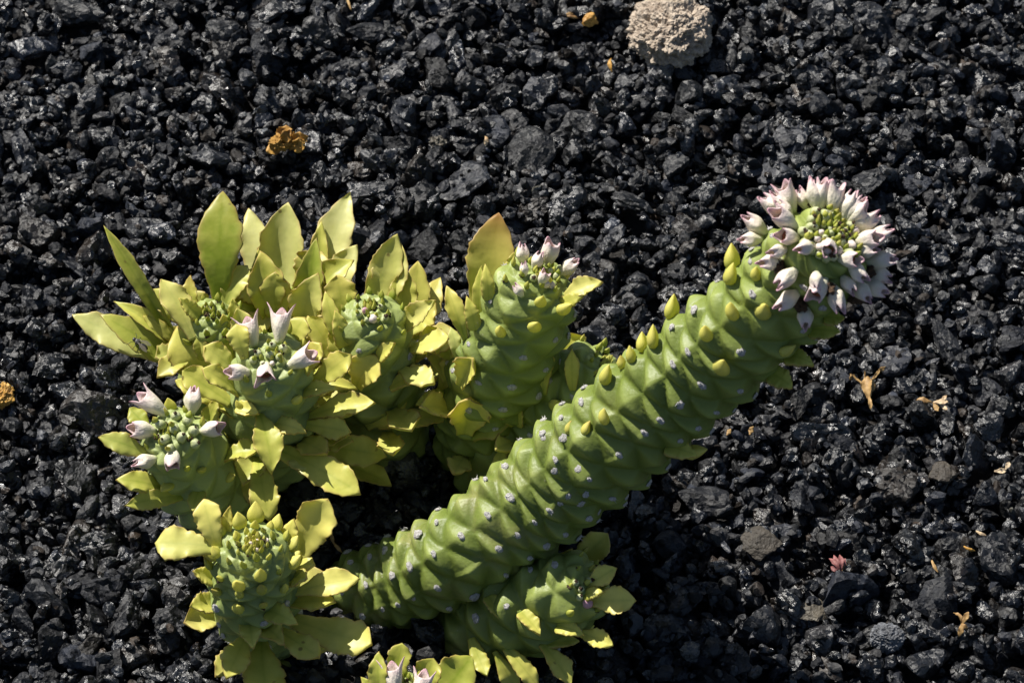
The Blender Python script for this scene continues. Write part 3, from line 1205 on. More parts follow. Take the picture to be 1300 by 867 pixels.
leaf('D', 456, 486, 472, 454, 44, kind='t', yel=.85, d=28, face=.3, cup=.5)
leaf('D', 486, 452, 504, 436, 20, kind='s', yel=.85, d=14)
leaf('D', 500, 492, 547, 468, 28, yel=.85, d=10, kind='l', cup=.5)
leaf('D', 484, 540, 563, 520, 28, yel=.72, d=10, kind='l')
leaf('D', 470, 540, 514, 508, 38, yel=.7, d=15)
head_nubs('D', .80, 1, 12, 8, .8, 3, .5)
scars('D', .55, .85, 5.5, .7, 3)
bud('D', 474, 404, 14, 2, 0, .3)
bud('D', 464, 396, 10, 3)
for dx, dy in ((0, -14), (14, -8), (-14, 2), (8, 8), (-4, 10), (20, 6)):
    bud('D', 470 + dx, 398 + dy, 10, 0)
# ---- C
leaf('C', 396, 492, 442, 450, 34, kind='t', yel=.7, d=25)
leaf('C', 388, 498, 424, 490, 22, kind='s', yel=.75, d=20)
leaf('C', 410, 488, 451, 490, 24, kind='s', yel=.72, d=18)
leaf('C', 396, 530, 481, 511, 36, yel=.66, d=30)
leaf('C', 392, 540, 444, 546, 30, kind='t', yel=.7, d=30)
leaf('C', 353, 540, 388, 545, 24, kind='s', yel=.8, d=25)
leaf('C', 395, 568, 484, 575, 40, kind='t', yel=.55, d=30)
leaf('C', 396, 585, 497, 608, 34, kind='t', yel=.55, d=20)
leaf('C', 345, 570, 463, 622, 44, kind='t', yel=.6, d=55, cup=.3)
leaf('C', 330, 530, 352, 588, 40, yel=.5, d=45)
leaf('C', 328, 585, 345, 656, 38, kind='t', yel=.5, d=45, bend=.15)
leaf('C', 308, 585, 328, 600, 28, kind='t', yel=.55, d=30)
leaf('C', 285, 520, 313, 538, 28, kind='s', yel=.78, d=30, fold=.4)
leaf('C', 300, 498, 262, 466, 28, kind='t', yel=.66, d=20)
leaf('C', 306, 519, 330, 524, 20, kind='s', yel=.8, d=12)
leaf('C', 290, 510, 232, 470, 36, kind='t', yel=.5, d=0)
leaf('C', 282, 520, 225, 480, 34, kind='o', yel=.62, d=10)
leaf('C', 390, 470, 408, 436, 30, kind='t', yel=.66, d=18)
leaf('C', 310, 450, 300, 415, 30, kind='t', yel=.55, d=12)
leaf('C', 372, 438, 382, 405, 34, kind='t', yel=.62, d=14, back=True)
nub('C', 372, 500, 18)
nub('C', 318, 520, 17)
head_nubs('C', .80, 1, 14, 7, .9, 4, .6)
flower('C', 323, 438, 311, 400, -.1, 0, 1.15, twist=1.6)
flower('C', 354, 434, 357, 388, -.15, 0, 1.15, twist=1.6)
flower('C', 367, 465, 402, 446, .2, 1, 1.15)
flower('C', 316, 473, 284, 472, .3, 3, 1.1)
flower('C', 338, 462, 337, 487, 1.1, 0, 1.0, twist=-1.2)
for dx, dy, s, k in ((0, 0, 13, 0), (-13, -3, 12, 1), (12, 2, 13, 0), (5, -12, 14, 0), (-8, 10, 11, 1), (18, -9, 14, 0), (-20, 6, 13, 0), (3, 10, 9, 2)):
    bud('C', 342 + dx, 452 + dy, s, k)
# ---- F
leaf('F', 188, 580, 130, 552, 30, yel=.3, pale=.1, d=20)
leaf('F', 208, 622, 156, 603, 30, yel=.4, d=25)
leaf('F', 226, 630, 168, 634, 26, kind='l', yel=.5, d=30)
leaf('F', 252, 628, 246, 648, 22, kind='s', yel=.4, d=20)
leaf('F', 188, 545, 163, 520, 26, yel=.2, d=-10, back=True)
nub('F', 218, 616, 20, 0, .6, .6)
nub('F', 256, 596, 15, 0, .3, .7)
nub('F', 288, 596, 18, .3, .3, .7)
nub('F', 216, 502, 20, 0, 0, .6)
leaf('F', 288, 582, 325, 565, 30, kind='t', yel=.45, d=15)
leaf('F', 265, 540, 275, 506, 24, kind='s', yel=.35, red=.3, d=10, back=True)
head_nubs('F', .80, 1, 14, 7, .6, 5, .55)
flower('F', 203, 518, 171, 496, .0, 1, 1.1, twist=1.4)
flower('F', 243, 524, 247, 488, -.1, 2, 1.15, twist=1.5)
flower('F', 196, 548, 160, 543, .25, 3, 1.1)
flower('F', 197, 582, 166, 590, .35, 4, 1.1)
flower('F', 220, 572, 220, 598, .8, 3, 1.1, twist=-1.4)
flower('F', 256, 548, 286, 541, .3, 3, 1.15)
for dx, dy, s in ((0, 0, 16), (-14, -4, 15), (14, -8, 17), (8, 12, 17), (-10, 12, 16), (22, 4, 17), (2, -16, 15), (24, 18, 16), (-4, 24, 15)):
    bud('F', 222 + dx, 545 + dy, s, 0)
# ---- G
leaf('G', 264, 690, 196, 690, 46, kind='t', yel=.68, d=-5, pale=.2)
leaf('G', 270, 690, 257, 636, 36, kind='t', yel=.85, d=10, pale=.1, back=True)
leaf('G', 286, 676, 292, 641, 16, kind='s', yel=.8, red=.3, d=8, back=True)
leaf('G', 374, 712, 421, 634, 52, kind='t', yel=.8, pale=.05, d=20, back=True, face=.5)
leaf('G', 366, 690, 372, 658, 24, kind='s', yel=.85, d=8, back=True)
leaf('G', 378, 722, 402, 716, 24, kind='t', yel=.8, d=15)
leaf('G', 376, 736, 392, 734, 27, kind='s', yel=.72, d=20)
leaf('G', 380, 752, 457, 733, 38, yel=.85, pale=.15, d=20, kind='o')
leaf('G', 372, 768, 429, 766, 34, yel=.85, d=30, kind='o')
leaf('G', 372, 788, 475, 822, 52, kind='t', yel=.78, pale=.1, d=45)
leaf('G', 345, 778, 377, 786, 28, kind='s', yel=.66, d=20)
leaf('G', 336, 798, 362, 812, 32, kind='s', yel=.62, red=.35, d=30)
leaf('G', 350, 800, 405, 832, 36, kind='t', yel=.62, red=.15, d=40)
leaf('G', 312, 808, 291, 856, 38, kind='o', yel=.72, d=45)
leaf('G', 332, 815, 340, 892, 54, kind='o', yel=.58, d=60)
leaf('G', 318, 796, 322, 818, 28, kind='s', yel=.68, d=22)
leaf('G', 350, 845, 412, 884, 24, yel=.2, d=0)
leaf('G', 356, 840, 445, 880, 22, yel=.2, d=0)
leaf('G', 266, 768, 242, 770, 29, kind='s', yel=.78, d=18, cup=.5)
leaf('G', 266, 704, 244, 678, 27, kind='s', yel=.8, d=10)
leaf('G', 266, 735, 245, 724, 22, kind='s', yel=.82, d=12)
for x, y, s in ((300, 658, 24), (320, 656, 27), (350, 666, 22), (365, 690, 22), (380, 695, 22), (293, 744, 24), (326, 732, 20),
                (297, 782, 22), (368, 722, 22), (274, 700, 20), (340, 664, 14), (330, 660, 15), (298, 668, 14)):
    nub('G', x, y, s, 0, 0, .85)
head_nubs('G', .66, 1, 22, 8, .95, 6, .72)
for dx, dy in ((0, 0), (7, 4), (-6, 4), (4, -6), (12, -2), (-10, -5), (0, 10)):
    bud('G', 326 + dx, 688 + dy, 8, 2 if dx % 3 == 0 else 0)
scars('G', .3, .66, 6, .4, 2)
# ---- E
leaf('E', 604, 400, 633, 273, 60, kind='o', yel=.78, red=.95, d=20, face=.35, roll=.15, wave=.09, back=True)
leaf('E', 608, 396, 607, 340, 17, kind='s', yel=.5, d=15)
leaf('E', 620, 376, 617, 338, 17, kind='s', yel=.5, d=12)
leaf('E', 590, 430, 566, 364, 26, yel=.5, red=.2, d=8, fold=.3)
leaf('E', 602, 414, 595, 378, 19, kind='s', yel=.6, d=12)
leaf('E', 580, 452, 572, 416, 17, kind='l', yel=.35, pale=.3, d=5)
leaf('E', 720, 376, 757, 354, 27, kind='o', yel=.8, pale=.25, d=20)
leaf('E', 716, 386, 740, 376, 18, kind='s', yel=.66, d=15)
leaf('E', 588, 486, 602, 456, 34, kind='t', yel=.8, d=30, cup=.8)
leaf('E', 590, 545, 600, 502, 54, kind='t', yel=.82, d=45, cup=.6, face=.3, red=.2)
leaf('E', 605, 555, 645, 538, 36, kind='o', yel=.3, d=20)
leaf('E', 562, 480, 542, 412, 36, kind='t', yel=.66, d=10)
leaf('E', 560, 492, 584, 455, 38, kind='t', yel=.72, d=35)
leaf('E', 560, 505, 528, 512, 22, kind='s', yel=.4, d=10)
leaf('E', 652, 345, 652, 320, 20, kind='s', yel=.6, red=.4, d=5, back=True)
for x, y, s in ((690, 388, 19), (668, 404, 23), (712, 405, 24), (630, 424, 21), (716, 372, 16), (700, 362, 13), (722, 355, 16)):
    nub('E', x, y, s, .1, .2, .85)
for bx, by, tx, ty, v in ((664, 334, 663, 309, 4), (697, 330, 701, 305, 3), (678, 341, 687, 320, 2), (666, 350, 665, 333, 4),
                          (713, 348, 733, 330, 2), (686, 362, 694, 344, 3), (663, 376, 653, 361, 4)):
    flower('E', bx, by, tx, ty, .25, v, 1.25, cup=(v == 3))
for dx, dy in ((0, 0), (10, -4), (-10, 4), (18, 4), (4, 12), (22, -8), (12, 14)):
    bud('E', 688 + dx, 350 + dy, 12, 0 if dx % 4 else 2)
head_nubs('E', .86, 1, 12, 8, .7, 7, .6)
scars('E', .35, .82, 5.2, .8, 7)
# ---- H
leaf('H', 700, 485, 742, 428, 48, kind='t', yel=.62, d=10, cup=.6, fold=.3, back=True)
leaf('H', 690, 495, 690, 438, 28, kind='t', yel=.66, d=25, cup=.5)
leaf('H', 727, 490, 724, 448, 19, kind='l', yel=.8, d=20, cup=.6)
leaf('H', 752, 490, 772, 458, 60, kind='t', yel=.85, pale=.3, d=0, back=True, face=.7)
leaf('H', 648, 515, 680, 466, 28, kind='o', yel=.35, d=-5, back=True)
leaf('H', 640, 492, 668, 480, 20, kind='s', yel=.82, d=12)
leaf('H', 656, 535, 656, 498, 25, kind='s', yel=.85, d=20, fold=.4)
leaf('H', 640, 568, 632, 605, 18, kind='l', yel=.6, d=15)
nub('H', 706, 516, 25, -.2, 0, .85)
nub('H', 738, 474, 18)
head_nubs('H', .82, 1, 14, 9, .8, 8, .6)
scars('H', .45, .85, 6, .6, 8)
# ---- I
leaf('I', 722, 728, 771, 676, 38, kind='t', yel=.72, d=15, back=True)
leaf('I', 712, 724, 724, 697, 24, kind='s', yel=.72, d=8, back=True)
leaf('I', 748, 742, 782, 720, 27, kind='o', yel=.78, d=10)
leaf('I', 752, 764, 807, 760, 38, kind='o', yel=.84, pale=.1, d=15)
leaf('I', 748, 756, 764, 748, 18, kind='s', yel=.6, d=10)
leaf('I', 736, 804, 779, 818, 26, kind='o', yel=.7, d=15)
leaf('I', 712, 797, 740, 803, 22, kind='s', yel=.6, d=15)
leaf('I', 690, 822, 727, 862, 32, kind='o', yel=.6, d=20)
leaf('I', 622, 762, 638, 786, 20, kind='s', yel=.6, d=15)
leaf('I', 664, 782, 686, 802, 22, kind='s', yel=.62, d=15)
leaf('I', 600, 815, 617, 858, 22, kind='l', yel=.55, d=20)
leaf('I', 645, 826, 684, 870, 24, kind='l', yel=.6, d=15)
leaf('I', 700, 820, 735, 812, 17, kind='l', yel=.55, d=5)
leaf('I', 630, 830, 660, 880, 26, kind='o', yel=.5, d=0)
nub('I', 742, 786, 16)
head_nubs('I', .80, 1, 13, 8, .8, 9, .5)
scars('I', .4, .85, 6, .6, 9)
bud('I', 744, 764, 17, 3, .5, 0)
for dx, dy in ((0, 0), (-8, -8), (8, -12), (-4, 10), (12, 0)):
    bud('I', 738 + dx, 748 + dy, 11, 0)
# ---- J
leaf('J', 498, 870, 510, 816, 30, kind='t', yel=.3, d=0, back=True)
leaf('J', 484, 885, 478, 828, 26, kind='o', yel=.3, d=10)
leaf('J', 532, 885, 553, 836, 36, kind='t', yel=.35, d=5, back=True)
leaf('J', 545, 900, 602, 836, 56, kind='o', yel=.12, d=-15, back=True)
leaf('J', 478, 885, 460, 858, 18, kind='s', yel=.4, d=5)
flower('J', 502, 884, 496, 838, -.1, 0, 1.15, twist=1.6)
flower('J', 530, 892, 540, 848, -.1, 1, 1.15, twist=1.6)
head_nubs('J', .80, 1, 14, 9, .7, 10, .4)
# ---- A : small leaves, scars, flowers
for x, y, s in ((934, 323, 32), (930, 352, 30), (858, 402, 32), (837, 430, 30), (816, 440, 27), (800, 450, 24), (790, 462, 20),
                (890, 420, 26), (930, 408, 28), (968, 398, 28), (910, 478, 28), (772, 494, 27), (722, 545, 18), (743, 546, 20),
                (772, 546, 22), (870, 574, 30), (990, 440, 22), (960, 350, 22)):
    nub('A', x, y, s, .05 if x < 980 else .5, .1 if y > 560 else 0, .85, .2 if s > 21 else .8, .55)
leaf('A', 982, 478, 1005, 490, 30, kind='s', yel=.42, d=8, cup=.3, thick=8)
leaf('A', 1002, 456, 1032, 460, 26, kind='s', yel=.42, d=8, cup=.3, thick=8)
leaf('A', 1032, 420, 1066, 424, 26, kind='s', yel=.42, d=6, cup=.3, thick=8)
leaf('A', 1050, 405, 1072, 405, 24, kind='s', yel=.5, d=0, cup=.3, thick=7)
leaf('A', 850, 570, 884, 580, 26, kind='s', yel=.6, d=8, cup=.3, thick=9)
head_nubs('A', .90, 1, 15, 9, .85, 11, .35)
scars('A', .04, .80, 5.9, .88, 11)
for px, py, sz in ((704, 598, 6), (734, 595, 6), (711, 639, 6.5), (744, 628, 5.5), (796, 631, 5.5), (715, 556, 7), (761, 650, 5.5), (690, 556, 4.5), (738, 640, 7)):
    p, nr = A['st'].attach(px, py)
    link('leaf_scar', SCARS[0], A['stem'], frame_matrix(p + nr * .2 * U, nr, RV * .3 + UV, (sz * 1.1 * U, sz * .62 * U, sz * .3 * U)))
zf = lambda x, y: (880 + x / 3.467, 190 + y / 3.467)
for bx, by, tx, ty, tw, v in (
        (375, 260, 275, 190, .1, 2), (440, 255, 380, 115, .1, 1), (310, 350, 200, 275, .2, 2), (300, 395, 178, 398, .2, 4),
        (450, 340, 300, 240, .4, 3), (545, 230, 520, 70, .0, 2), (615, 240, 640, 95, .0, 1), (670, 240, 735, 130, .0, 2),
        (680, 320, 790, 235, .2, 3), (460, 390, 350, 375, .6, 3), (530, 420, 430, 450, .7, 4), (590, 400, 590, 470, 1.5, 3),
        (640, 480, 750, 490, .6, 3), (780, 370, 905, 330, .1, 2), (710, 410, 845, 380, .5, 3), (800, 470, 922, 480, .2, 2),
        (770, 530, 890, 585, .3, 4), (690, 510, 775, 590, .5, 2), (770, 590, 880, 645, .1, 2), (710, 580, 790, 690, .3, 4),
        (390, 490, 258, 505, .4, 4), (450, 530, 345, 620, .4, 2), (460, 630, 338, 715, .3, 4), (490, 690, 492, 812, .4, 2),
        (575, 240, 575, 85, .05, 3), (700, 290, 775, 190, .1, 2), (420, 280, 330, 165, .15, 4),
        (720, 300, 860, 300, .1, 4), (430, 300, 350, 210, .3, 4), (500, 260, 455, 150, .2, 4), (745, 330, 840, 260, .2, 4), (720, 450, 830, 440, .5, 4),
        (540, 540, 540, 640, .6, 4), (410, 440, 310, 460, .5, 2), (660, 560, 715, 650, .5, 4), (580, 260, 585, 150, .15, 4),
        (580, 570, 500, 680, .6, 3), (610, 600, 655, 745, .5, 2)):
    b_, t_ = zf(bx, by), zf(tx, ty)
    flower('A', *b_, *t_, tw, v, 1.02, cup=v in (1, 3))
for i in range(44):
    a, q = i * 2.4, 5.4 * math.sqrt(i)
    x, y = 1052 + q * math.cos(a), 298 + q * math.sin(a) * .9
    bud('A', x, y, 10 + 0.16 * i, (0, 0, 1, 0, 2)[i % 5])
for x, y, s in ((415, 330, 7), (385, 515, 7), (600, 615, 7), (465, 680, 7), (280, 335, 4), (690, 650, 6), (515, 250, 6), (785, 545, 6)):
    b_ = zf(x, y)
    p, nr = A['st'].attach(*b_)
    link('dried_flower', DRIED[int(x) % 3], A['root'], frame_matrix(p + nr * 5 * U + VV * 3 * U, nr, RV, s * U))

# ------------------------------------------------------------------ gravel
def proto(level, seed):
    r = np.random.default_rng(seed)
    V, F = ico(level)
    V = np.array(V)
    k = int(r.integers(8, 15))
    nrm = r.normal(size=(k, 3))
    nrm /= np.linalg.norm(nrm, axis=1)[:, None]
    d = r.uniform(0.55, 1.0, k)
    dots = V @ nrm.T
    with np.errstate(divide='ignore'):
        q = np.where(dots > 0.05, d / np.maximum(dots, 0.05), 9)
    rad = np.minimum(q.min(axis=1), 1.25)
    off = r.uniform(0, 80, 3)
    amp = r.uniform(0.02, 0.13)
    nz = np.array([noise.noise(Vector(v * 2.6 + off)) + 0.7 * noise.noise(Vector(v * 6.0 + off)) for v in V])
    rad = rad * (1 + amp * nz)
    V = V * rad[:, None]
    V *= np.array([r.choice([r.uniform(0.85, 1.4), r.uniform(1.3, 2.1)], p=[.75, .25]), r.uniform(0.75, 1.15), r.uniform(0.5, 0.95)])
    V /= np.sqrt((V ** 2).sum(1).mean())
    return V, np.array(F)


def tint_of(r):
    x = r.random()
    k = math.exp(r.normal(0, 0.55))
    if x < 0.085:
        c = np.array([0.046, 0.033, 0.023])
    elif x < 0.15:
        c = np.array([0.075, 0.075, 0.080])
    elif x < 0.40:
        c = np.array([0.022, 0.027, 0.040])
    else:
        c = np.array([0.017, 0.019, 0.025])
    return np.clip(c * k, 0.005, 0.15)


feet = []
for k, s in SHOOTS.items():
    st = s['st']
    for i in range(0, len(st.C), 4):
        if st.C[i][2] - st.R[i] < 0.003:
            feet.append((st.C[i][0], st.C[i][1], st.R[i] * 0.80))

LITTER_SPOTS = []
tan_spot = P(851, 44, 0)
no_stone = [(tan_spot.x, tan_spot.y, 40 * U)]
X0, X1, Y0, Y1 = -0.33, 0.33, -0.30, 0.34
CELL = 0.011
grid = {}
stones = []


def rough_surface(x, y):
    return 0.0012 * math.sin(x * 31 + 1.3) * math.cos(y * 27) + 0.0008 * math.sin(x * 57 - y * 43)


def drop(x, y, r, cap, fixed=None):
    for fx, fy, fr in feet:
        if (x - fx) ** 2 + (y - fy) ** 2 < fr * fr:
            return None
    for fx, fy, fr in no_stone:
        if (x - fx) ** 2 + (y - fy) ** 2 < (fr + r * .3) ** 2:
            cap = min(cap, 0.000)
    gi, gj = int(x // CELL), int(y // CELL)
    z = -0.0065 + r * 0.35
    if fixed is not None:
        if any((sx - x) ** 2 + (sy - y) ** 2 < (sr + r) ** 2 for sx, sy, sz, sr in stones):
            return None
        grid.setdefault((gi, gj), []).append((x, y, fixed, r))
        stones.append((x, y, fixed, r))
        return fixed
    for a in (gi - 1, gi, gi + 1):
        for b in (gj - 1, gj, gj + 1):
            for (sx, sy, sz, sr) in grid.get((a, b), ()):
                dd = (sx - x) ** 2 + (sy - y) ** 2
                rr = (sr + r) * 0.80
                if dd < rr * rr:
                    h = sz + math.sqrt(rr * rr - dd) * 0.72
                    if h > z:
                        z = h
    if z + r * 0.7 > cap + rough_surface(x, y):
        return None
    grid.setdefault((gi, gj), []).append((x, y, z, r))
    stones.append((x, y, z, r))
    return z


# stones the photograph shows clearly
for px, py, rr in ((285, 113, 30), (102, 15, 26), (666, 196, 30), (1132, 612, 30), (802, 262, 22), (1045, 552, 27), (968, 694, 24),
                   (152, 607, 22), (62, 762, 26), (95, 690, 24), (128, 520, 30), (255, 690, 26), (1215, 452, 28), (840, 90, 24),
                   (1105, 120, 26), (1045, 20, 24), (1270, 190, 24), (720, 260, 24), (1080, 690, 22), (1190, 760, 28), (1180, 840, 24),
                   (960, 800, 24), (900, 640, 26), (460, 250, 24), (590, 230, 26), (470, 45, 22), (400, 50, 26), (200, 170, 24),
                   (40, 60, 24), (1240, 580, 22), (1265, 710, 24), (1160, 690, 24), (870, 760, 22), (1020, 620, 24), (560, 95, 24)):
    p = P(px, py, 6)
    r_ = rr * U * 0.82
    drop(p.x, p.y, r_, 0, 0.0050 - 0.72 * r_)
for i in range(120):
    r_ = rng.uniform(13, 20) * U * 0.85
    drop(rng.uniform(-.2, .2), rng.uniform(-.165, .2), r_, 0, 0.0048 - 0.75 * r_ + rng.uniform(-.0012, .0006))
for x, y, n_try, lo in ((0, 0, 24000, 1), (0, 0, 12000, 0)):
    xs = rng.uniform(-0.20, 0.20, n_try)
    ys = rng.uniform(-0.165, 0.20, n_try)
    med = 6.7 if lo else 3.7
    rs = np.clip(np.exp(rng.normal(math.log(med), 0.48, n_try)), 2.4, 27) * U
    for i in range(n_try):
        drop(xs[i], ys[i], rs[i], 0.0046 if lo else 0.0058)
n_in = len(stones)
n_try = 20000
xs = rng.uniform(X0, X1, n_try)
ys = rng.uniform(Y0, Y1, n_try)
rs = np.clip(np.exp(rng.normal(math.log(9.5), 0.40, n_try)), 4, 27) * U
for i in range(n_try):
    if -0.20 < xs[i] < 0.20 and -0.165 < ys[i] < 0.20:
        continue
    drop(xs[i], ys[i], rs[i], 0.004)

S = np.array(stones)
inframe = []
for i, (x, y, z, r) in enumerate(stones):
    if i >= n_in:
        break
    px, py = project(Vector((x, y, z)))
    if -10 < px < 1310 and -10 < py < 877:
        inframe.append((r * (1.0 + 60 * min(0.004, max(-0.004, z))), i))
# largest of the stones that lie open to view
plant_bvhs = [s['st'].bvh for s in SHOOTS.values()]
inframe.sort(reverse=True)
single = []
for sc_, i in inframe:
    x, y, z, r = stones[i]
    p = Vector((x, y, z + r * 0.6))
    d = (p - CAM).normalized()
    if any(b.ray_cast(CAM, d, (p - CAM).length)[0] is not None for b in plant_bvhs):
        continue
    # not under another stone
    q = p + VV * r * 0.4
    covered = False
    gi, gj = int(x // CELL), int(y // CELL)
    for a in (gi - 1, gi, gi + 1):
        for b in (gj - 1, gj, gj + 1):
            for (sx, sy, sz, sr) in grid.get((a, b), ()):
                if (sx, sy, sz) == (x, y, z):
                    continue
                w_ = Vector((sx, sy, sz)) - p
                k = w_.dot(VV)
                if k > 0 and (w_ - VV * k).length < sr * 0.7:
                    covered = True
    if covered:
        continue
    single.append(i)
    if len(single) == 290:
        break
single_set = set(single)

L3 = [proto(3, 1000 + k) for k in range(36)]
L2 = [proto(2, 2000 + k) for k in range(60)]
L1 = [proto(1, 3000 + k) for k in range(60)]


def rand_rot(r, flat=0.6):
    z = np.array([r.normal() * flat, r.normal() * flat, 1.0])
    z /= np.linalg.norm(z)
    x = r.normal(size=3)
    x -= z * x.dot(z)
    x /= np.linalg.norm(x)
    return np.stack([x, np.cross(z, x), z], 1)


L3_ME = []
for k, (V, F) in enumerate(L3):
    me = bpy.data.meshes.new('stone')
    me.from_pydata([tuple(v) for v in V], [], [tuple(f) for f in F])
    ca = me.attributes.new('tint', 'FLOAT_COLOR', 'POINT')
    c = tint_of(rng)
    ca.data.foreach_set('color', np.tile(np.array([*c, rng.random() ** 1.15], dtype=np.float32), len(V)))
    me.materials.append(M_STONE)
    L3_ME.append(me)
for n_, i in enumerate(single):
    x, y, z, r = stones[i]
    R3 = Matrix(rand_rot(rng).tolist()).to_4x4()
    s = r * 1.12
    o = bpy.data.objects.new('stone', L3_ME[n_ % len(L3_ME)])
    o.parent = ground
    o.matrix_basis = Matrix.Translation((x, y, z)) @ R3 @ Matrix.Diagonal((s * rng.uniform(.9, 1.15), s * rng.uniform(.9, 1.1), s * rng.uniform(.85, 1.05), 1))
    col.objects.link(o)

vb, fb, cb = [], [], []
off = 0
for i, (x, y, z, r) in enumerate(stones):
    if i in single_set:
        continue
    fine = i < n_in and r > 9.5 * U and z > -0.0030
    V, F = (L2[rng.integers(60)] if fine else L1[rng.integers(60)])
    Rm = rand_rot(rng)
    W = (V * (r * 1.12)) @ Rm.T + np.array([x, y, z])
    vb.append(W)
    fb.append(F + off)
    cb.append(np.tile(np.array([*tint_of(rng), rng.random() ** 1.15]), (len(V), 1)))
    off += len(V)
VB = np.vstack(vb).astype(np.float32)
FB = np.vstack(fb).astype(np.int32)
CB = np.vstack(cb).astype(np.float32)
me = bpy.data.meshes.new('gravel')
me.vertices.add(len(VB))
me.vertices.foreach_set('co', VB.ravel())
me.loops.add(FB.size)
me.loops.foreach_set('vertex_index', FB.ravel())
me.polygons.add(len(FB))
me.polygons.foreach_set('loop_start', np.arange(0, FB.size, 3, dtype=np.int32))
me.update(calc_edges=True)
me.shade_flat()
ca = me.attributes.new('tint', 'FLOAT_COLOR', 'POINT')
ca.data.foreach_set('color', CB.ravel())
me.materials.append(M_STONE)
gravel = link('gravel', me)
tag(gravel, 'crushed black lava gravel covering the ground', 'gravel', kind='stuff')
print('stones', len(stones), 'tris', len(FB))

# ------------------------------------------------------------------ what lies on the gravel
def top_at(x, y):
    gi, gj = int(x // CELL), int(y // CELL)
    best = -0.006
    for a in (gi - 1, gi, gi + 1):
        for b in (gj - 1, gj, gj + 1):
            for (sx, sy, sz, sr) in grid.get((a, b), ()):
                dd = (sx - x) ** 2 + (sy - y) ** 2
                if dd < (sr * .9) ** 2:
                    best = max(best, sz + math.sqrt((sr * .9) ** 2 - dd) * .8)
    return best


def spot(px, py, up=0.0):
    """lay a thing on top of the gravel where the photograph shows it"""
    p = P(px, py, 0)
    for _ in range(4):
        z = max(top_at(p.x, p.y), 0.0022)
        p = P(px, py, z / U)
    return p + Vector((0, 0, up * U))


def lump(name, px, py, rx, ry, rz, mat, label, cat, seed, sub=4, amp=0.28, freq=2.2, pits=0.0, sink=0.35, facets=0):
    r = np.random.default_rng(seed)
    if facets:
        V, F = proto(sub, seed)
        V = V / 1.05
    else:
        V, F = ico(sub)
    V = np.array(V)
    o_ = Vector(r.uniform(0, 90, 3))
    out = []
    for v in V:
        q = Vector(v)
        k = 1 + amp * (noise.noise(q * freq + o_) + 0.55 * noise.noise(q * freq * 2.3 + o_) + 0.35 * noise.noise(q * freq * 5.1 + o_))
        if pits:
            k -= pits * max(0, noise.noise(q * freq * 4.2 + o_ * 2) - 0.1) + pits * 0.6 * abs(noise.noise(q * freq * 9 + o_))
        out.append((q.x * k * rx * U, q.y * k * ry * U, q.z * k * rz * U))
    o = mesh_obj(name, out, [tuple(f) for f in F], mat, smooth=False)
    base = spot(px, py)
    o.location = base + Vector((0, 0, rz * U * (1 - sink) * 0.5))
    o.rotation_euler = (0, 0, r.uniform(-0.2, 0.2))
    return tag(o, label, cat)


lump('pumice_stone', 851, 50, 56, 58, 42, M_PUMICE, 'rough tan pumice stone, the only large pale stone on the black gravel', 'stone', 5, 5, .22, 1.7, .22, .2)
lump('stone', 1126, 812, 22, 19, 15, M_GREY, 'pale grey pitted stone lying near the forked straw', 'stone', 6, 4, .18, 2.0, .35)
lump('stone', 1198, 606, 14, 17, 11, M_BROWN, 'olive-brown angular stone near the dried flower fragments', 'stone', 7, 3, .08, 2.0, 0, facets=1)
lump('stone', 1030, 776, 17, 14, 10, M_SHARD, 'greyish tan ridged shard of stone among black gravel', 'stone', 8, 3, .10, 2.0, 0, facets=1)
lump('pebble', 750, 26, 9, 10, 8, M_OCHRE, 'small ochre-yellow pebble close to the tan pumice stone', 'pebble', 9, 3, .10, 2.0, 0, facets=1)
lump('pebble', 556, 182, 11, 9, 7, M_SHARD, 'small sandy-brown crumbly pebble between black stones', 'pebble', 10, 3, .35, 2.2, .2)
lump('soil_clump', 3, 504, 15, 18, 11, M_OCHRE, 'rusty orange crumbly clump at the edge of the gravel', 'clump', 11, 4, .30, 2.2, .25)
lump('stone', 970, 692, 18, 20, 10, M_BROWN, 'layered brown-grey stone beside the red dried flower', 'stone', 12, 3, .10, 3.0, 0, facets=1)


def scrap_thing(name, px, py, label, cat, pieces, mat, seed, lift=2.0):
    """a dry flower or leaf scrap: curled blades round one point. pieces: (dx, dy, length end x, y, width, rise)"""
    base = spot(px, py, lift + 5)
    root = thing(name, base, label, cat)
    rnd = random.Random(seed)
    for (x0, y0, x1, y1, wd, rise, *m2) in pieces:
        B_ = base + Vector((x0 * U, -y0 * U / .82, rnd.uniform(0, 2) * U))
        T_ = base + Vector((x1 * U, -y1 * U / .82 , rise * U)) - Vector((0, rise * U * .7, 0))
        V, F, at = leaf_geo(B_, T_, (VV + Vector((rnd.uniform(-.5, .5), rnd.uniform(-.5, .5), 0))).normalized(), wd * U,
                            'o' if wd > 5 else 'l', cup=rnd.uniform(-.4, .8), bend=rnd.uniform(-.2, .3), wave=.5, thick=1.6, rnd=rnd, NU=14, NV=7)
        mesh_obj('petal' if wd > 4 else 'stalk', V, F, m2[0] if m2 else mat, root)
    return root


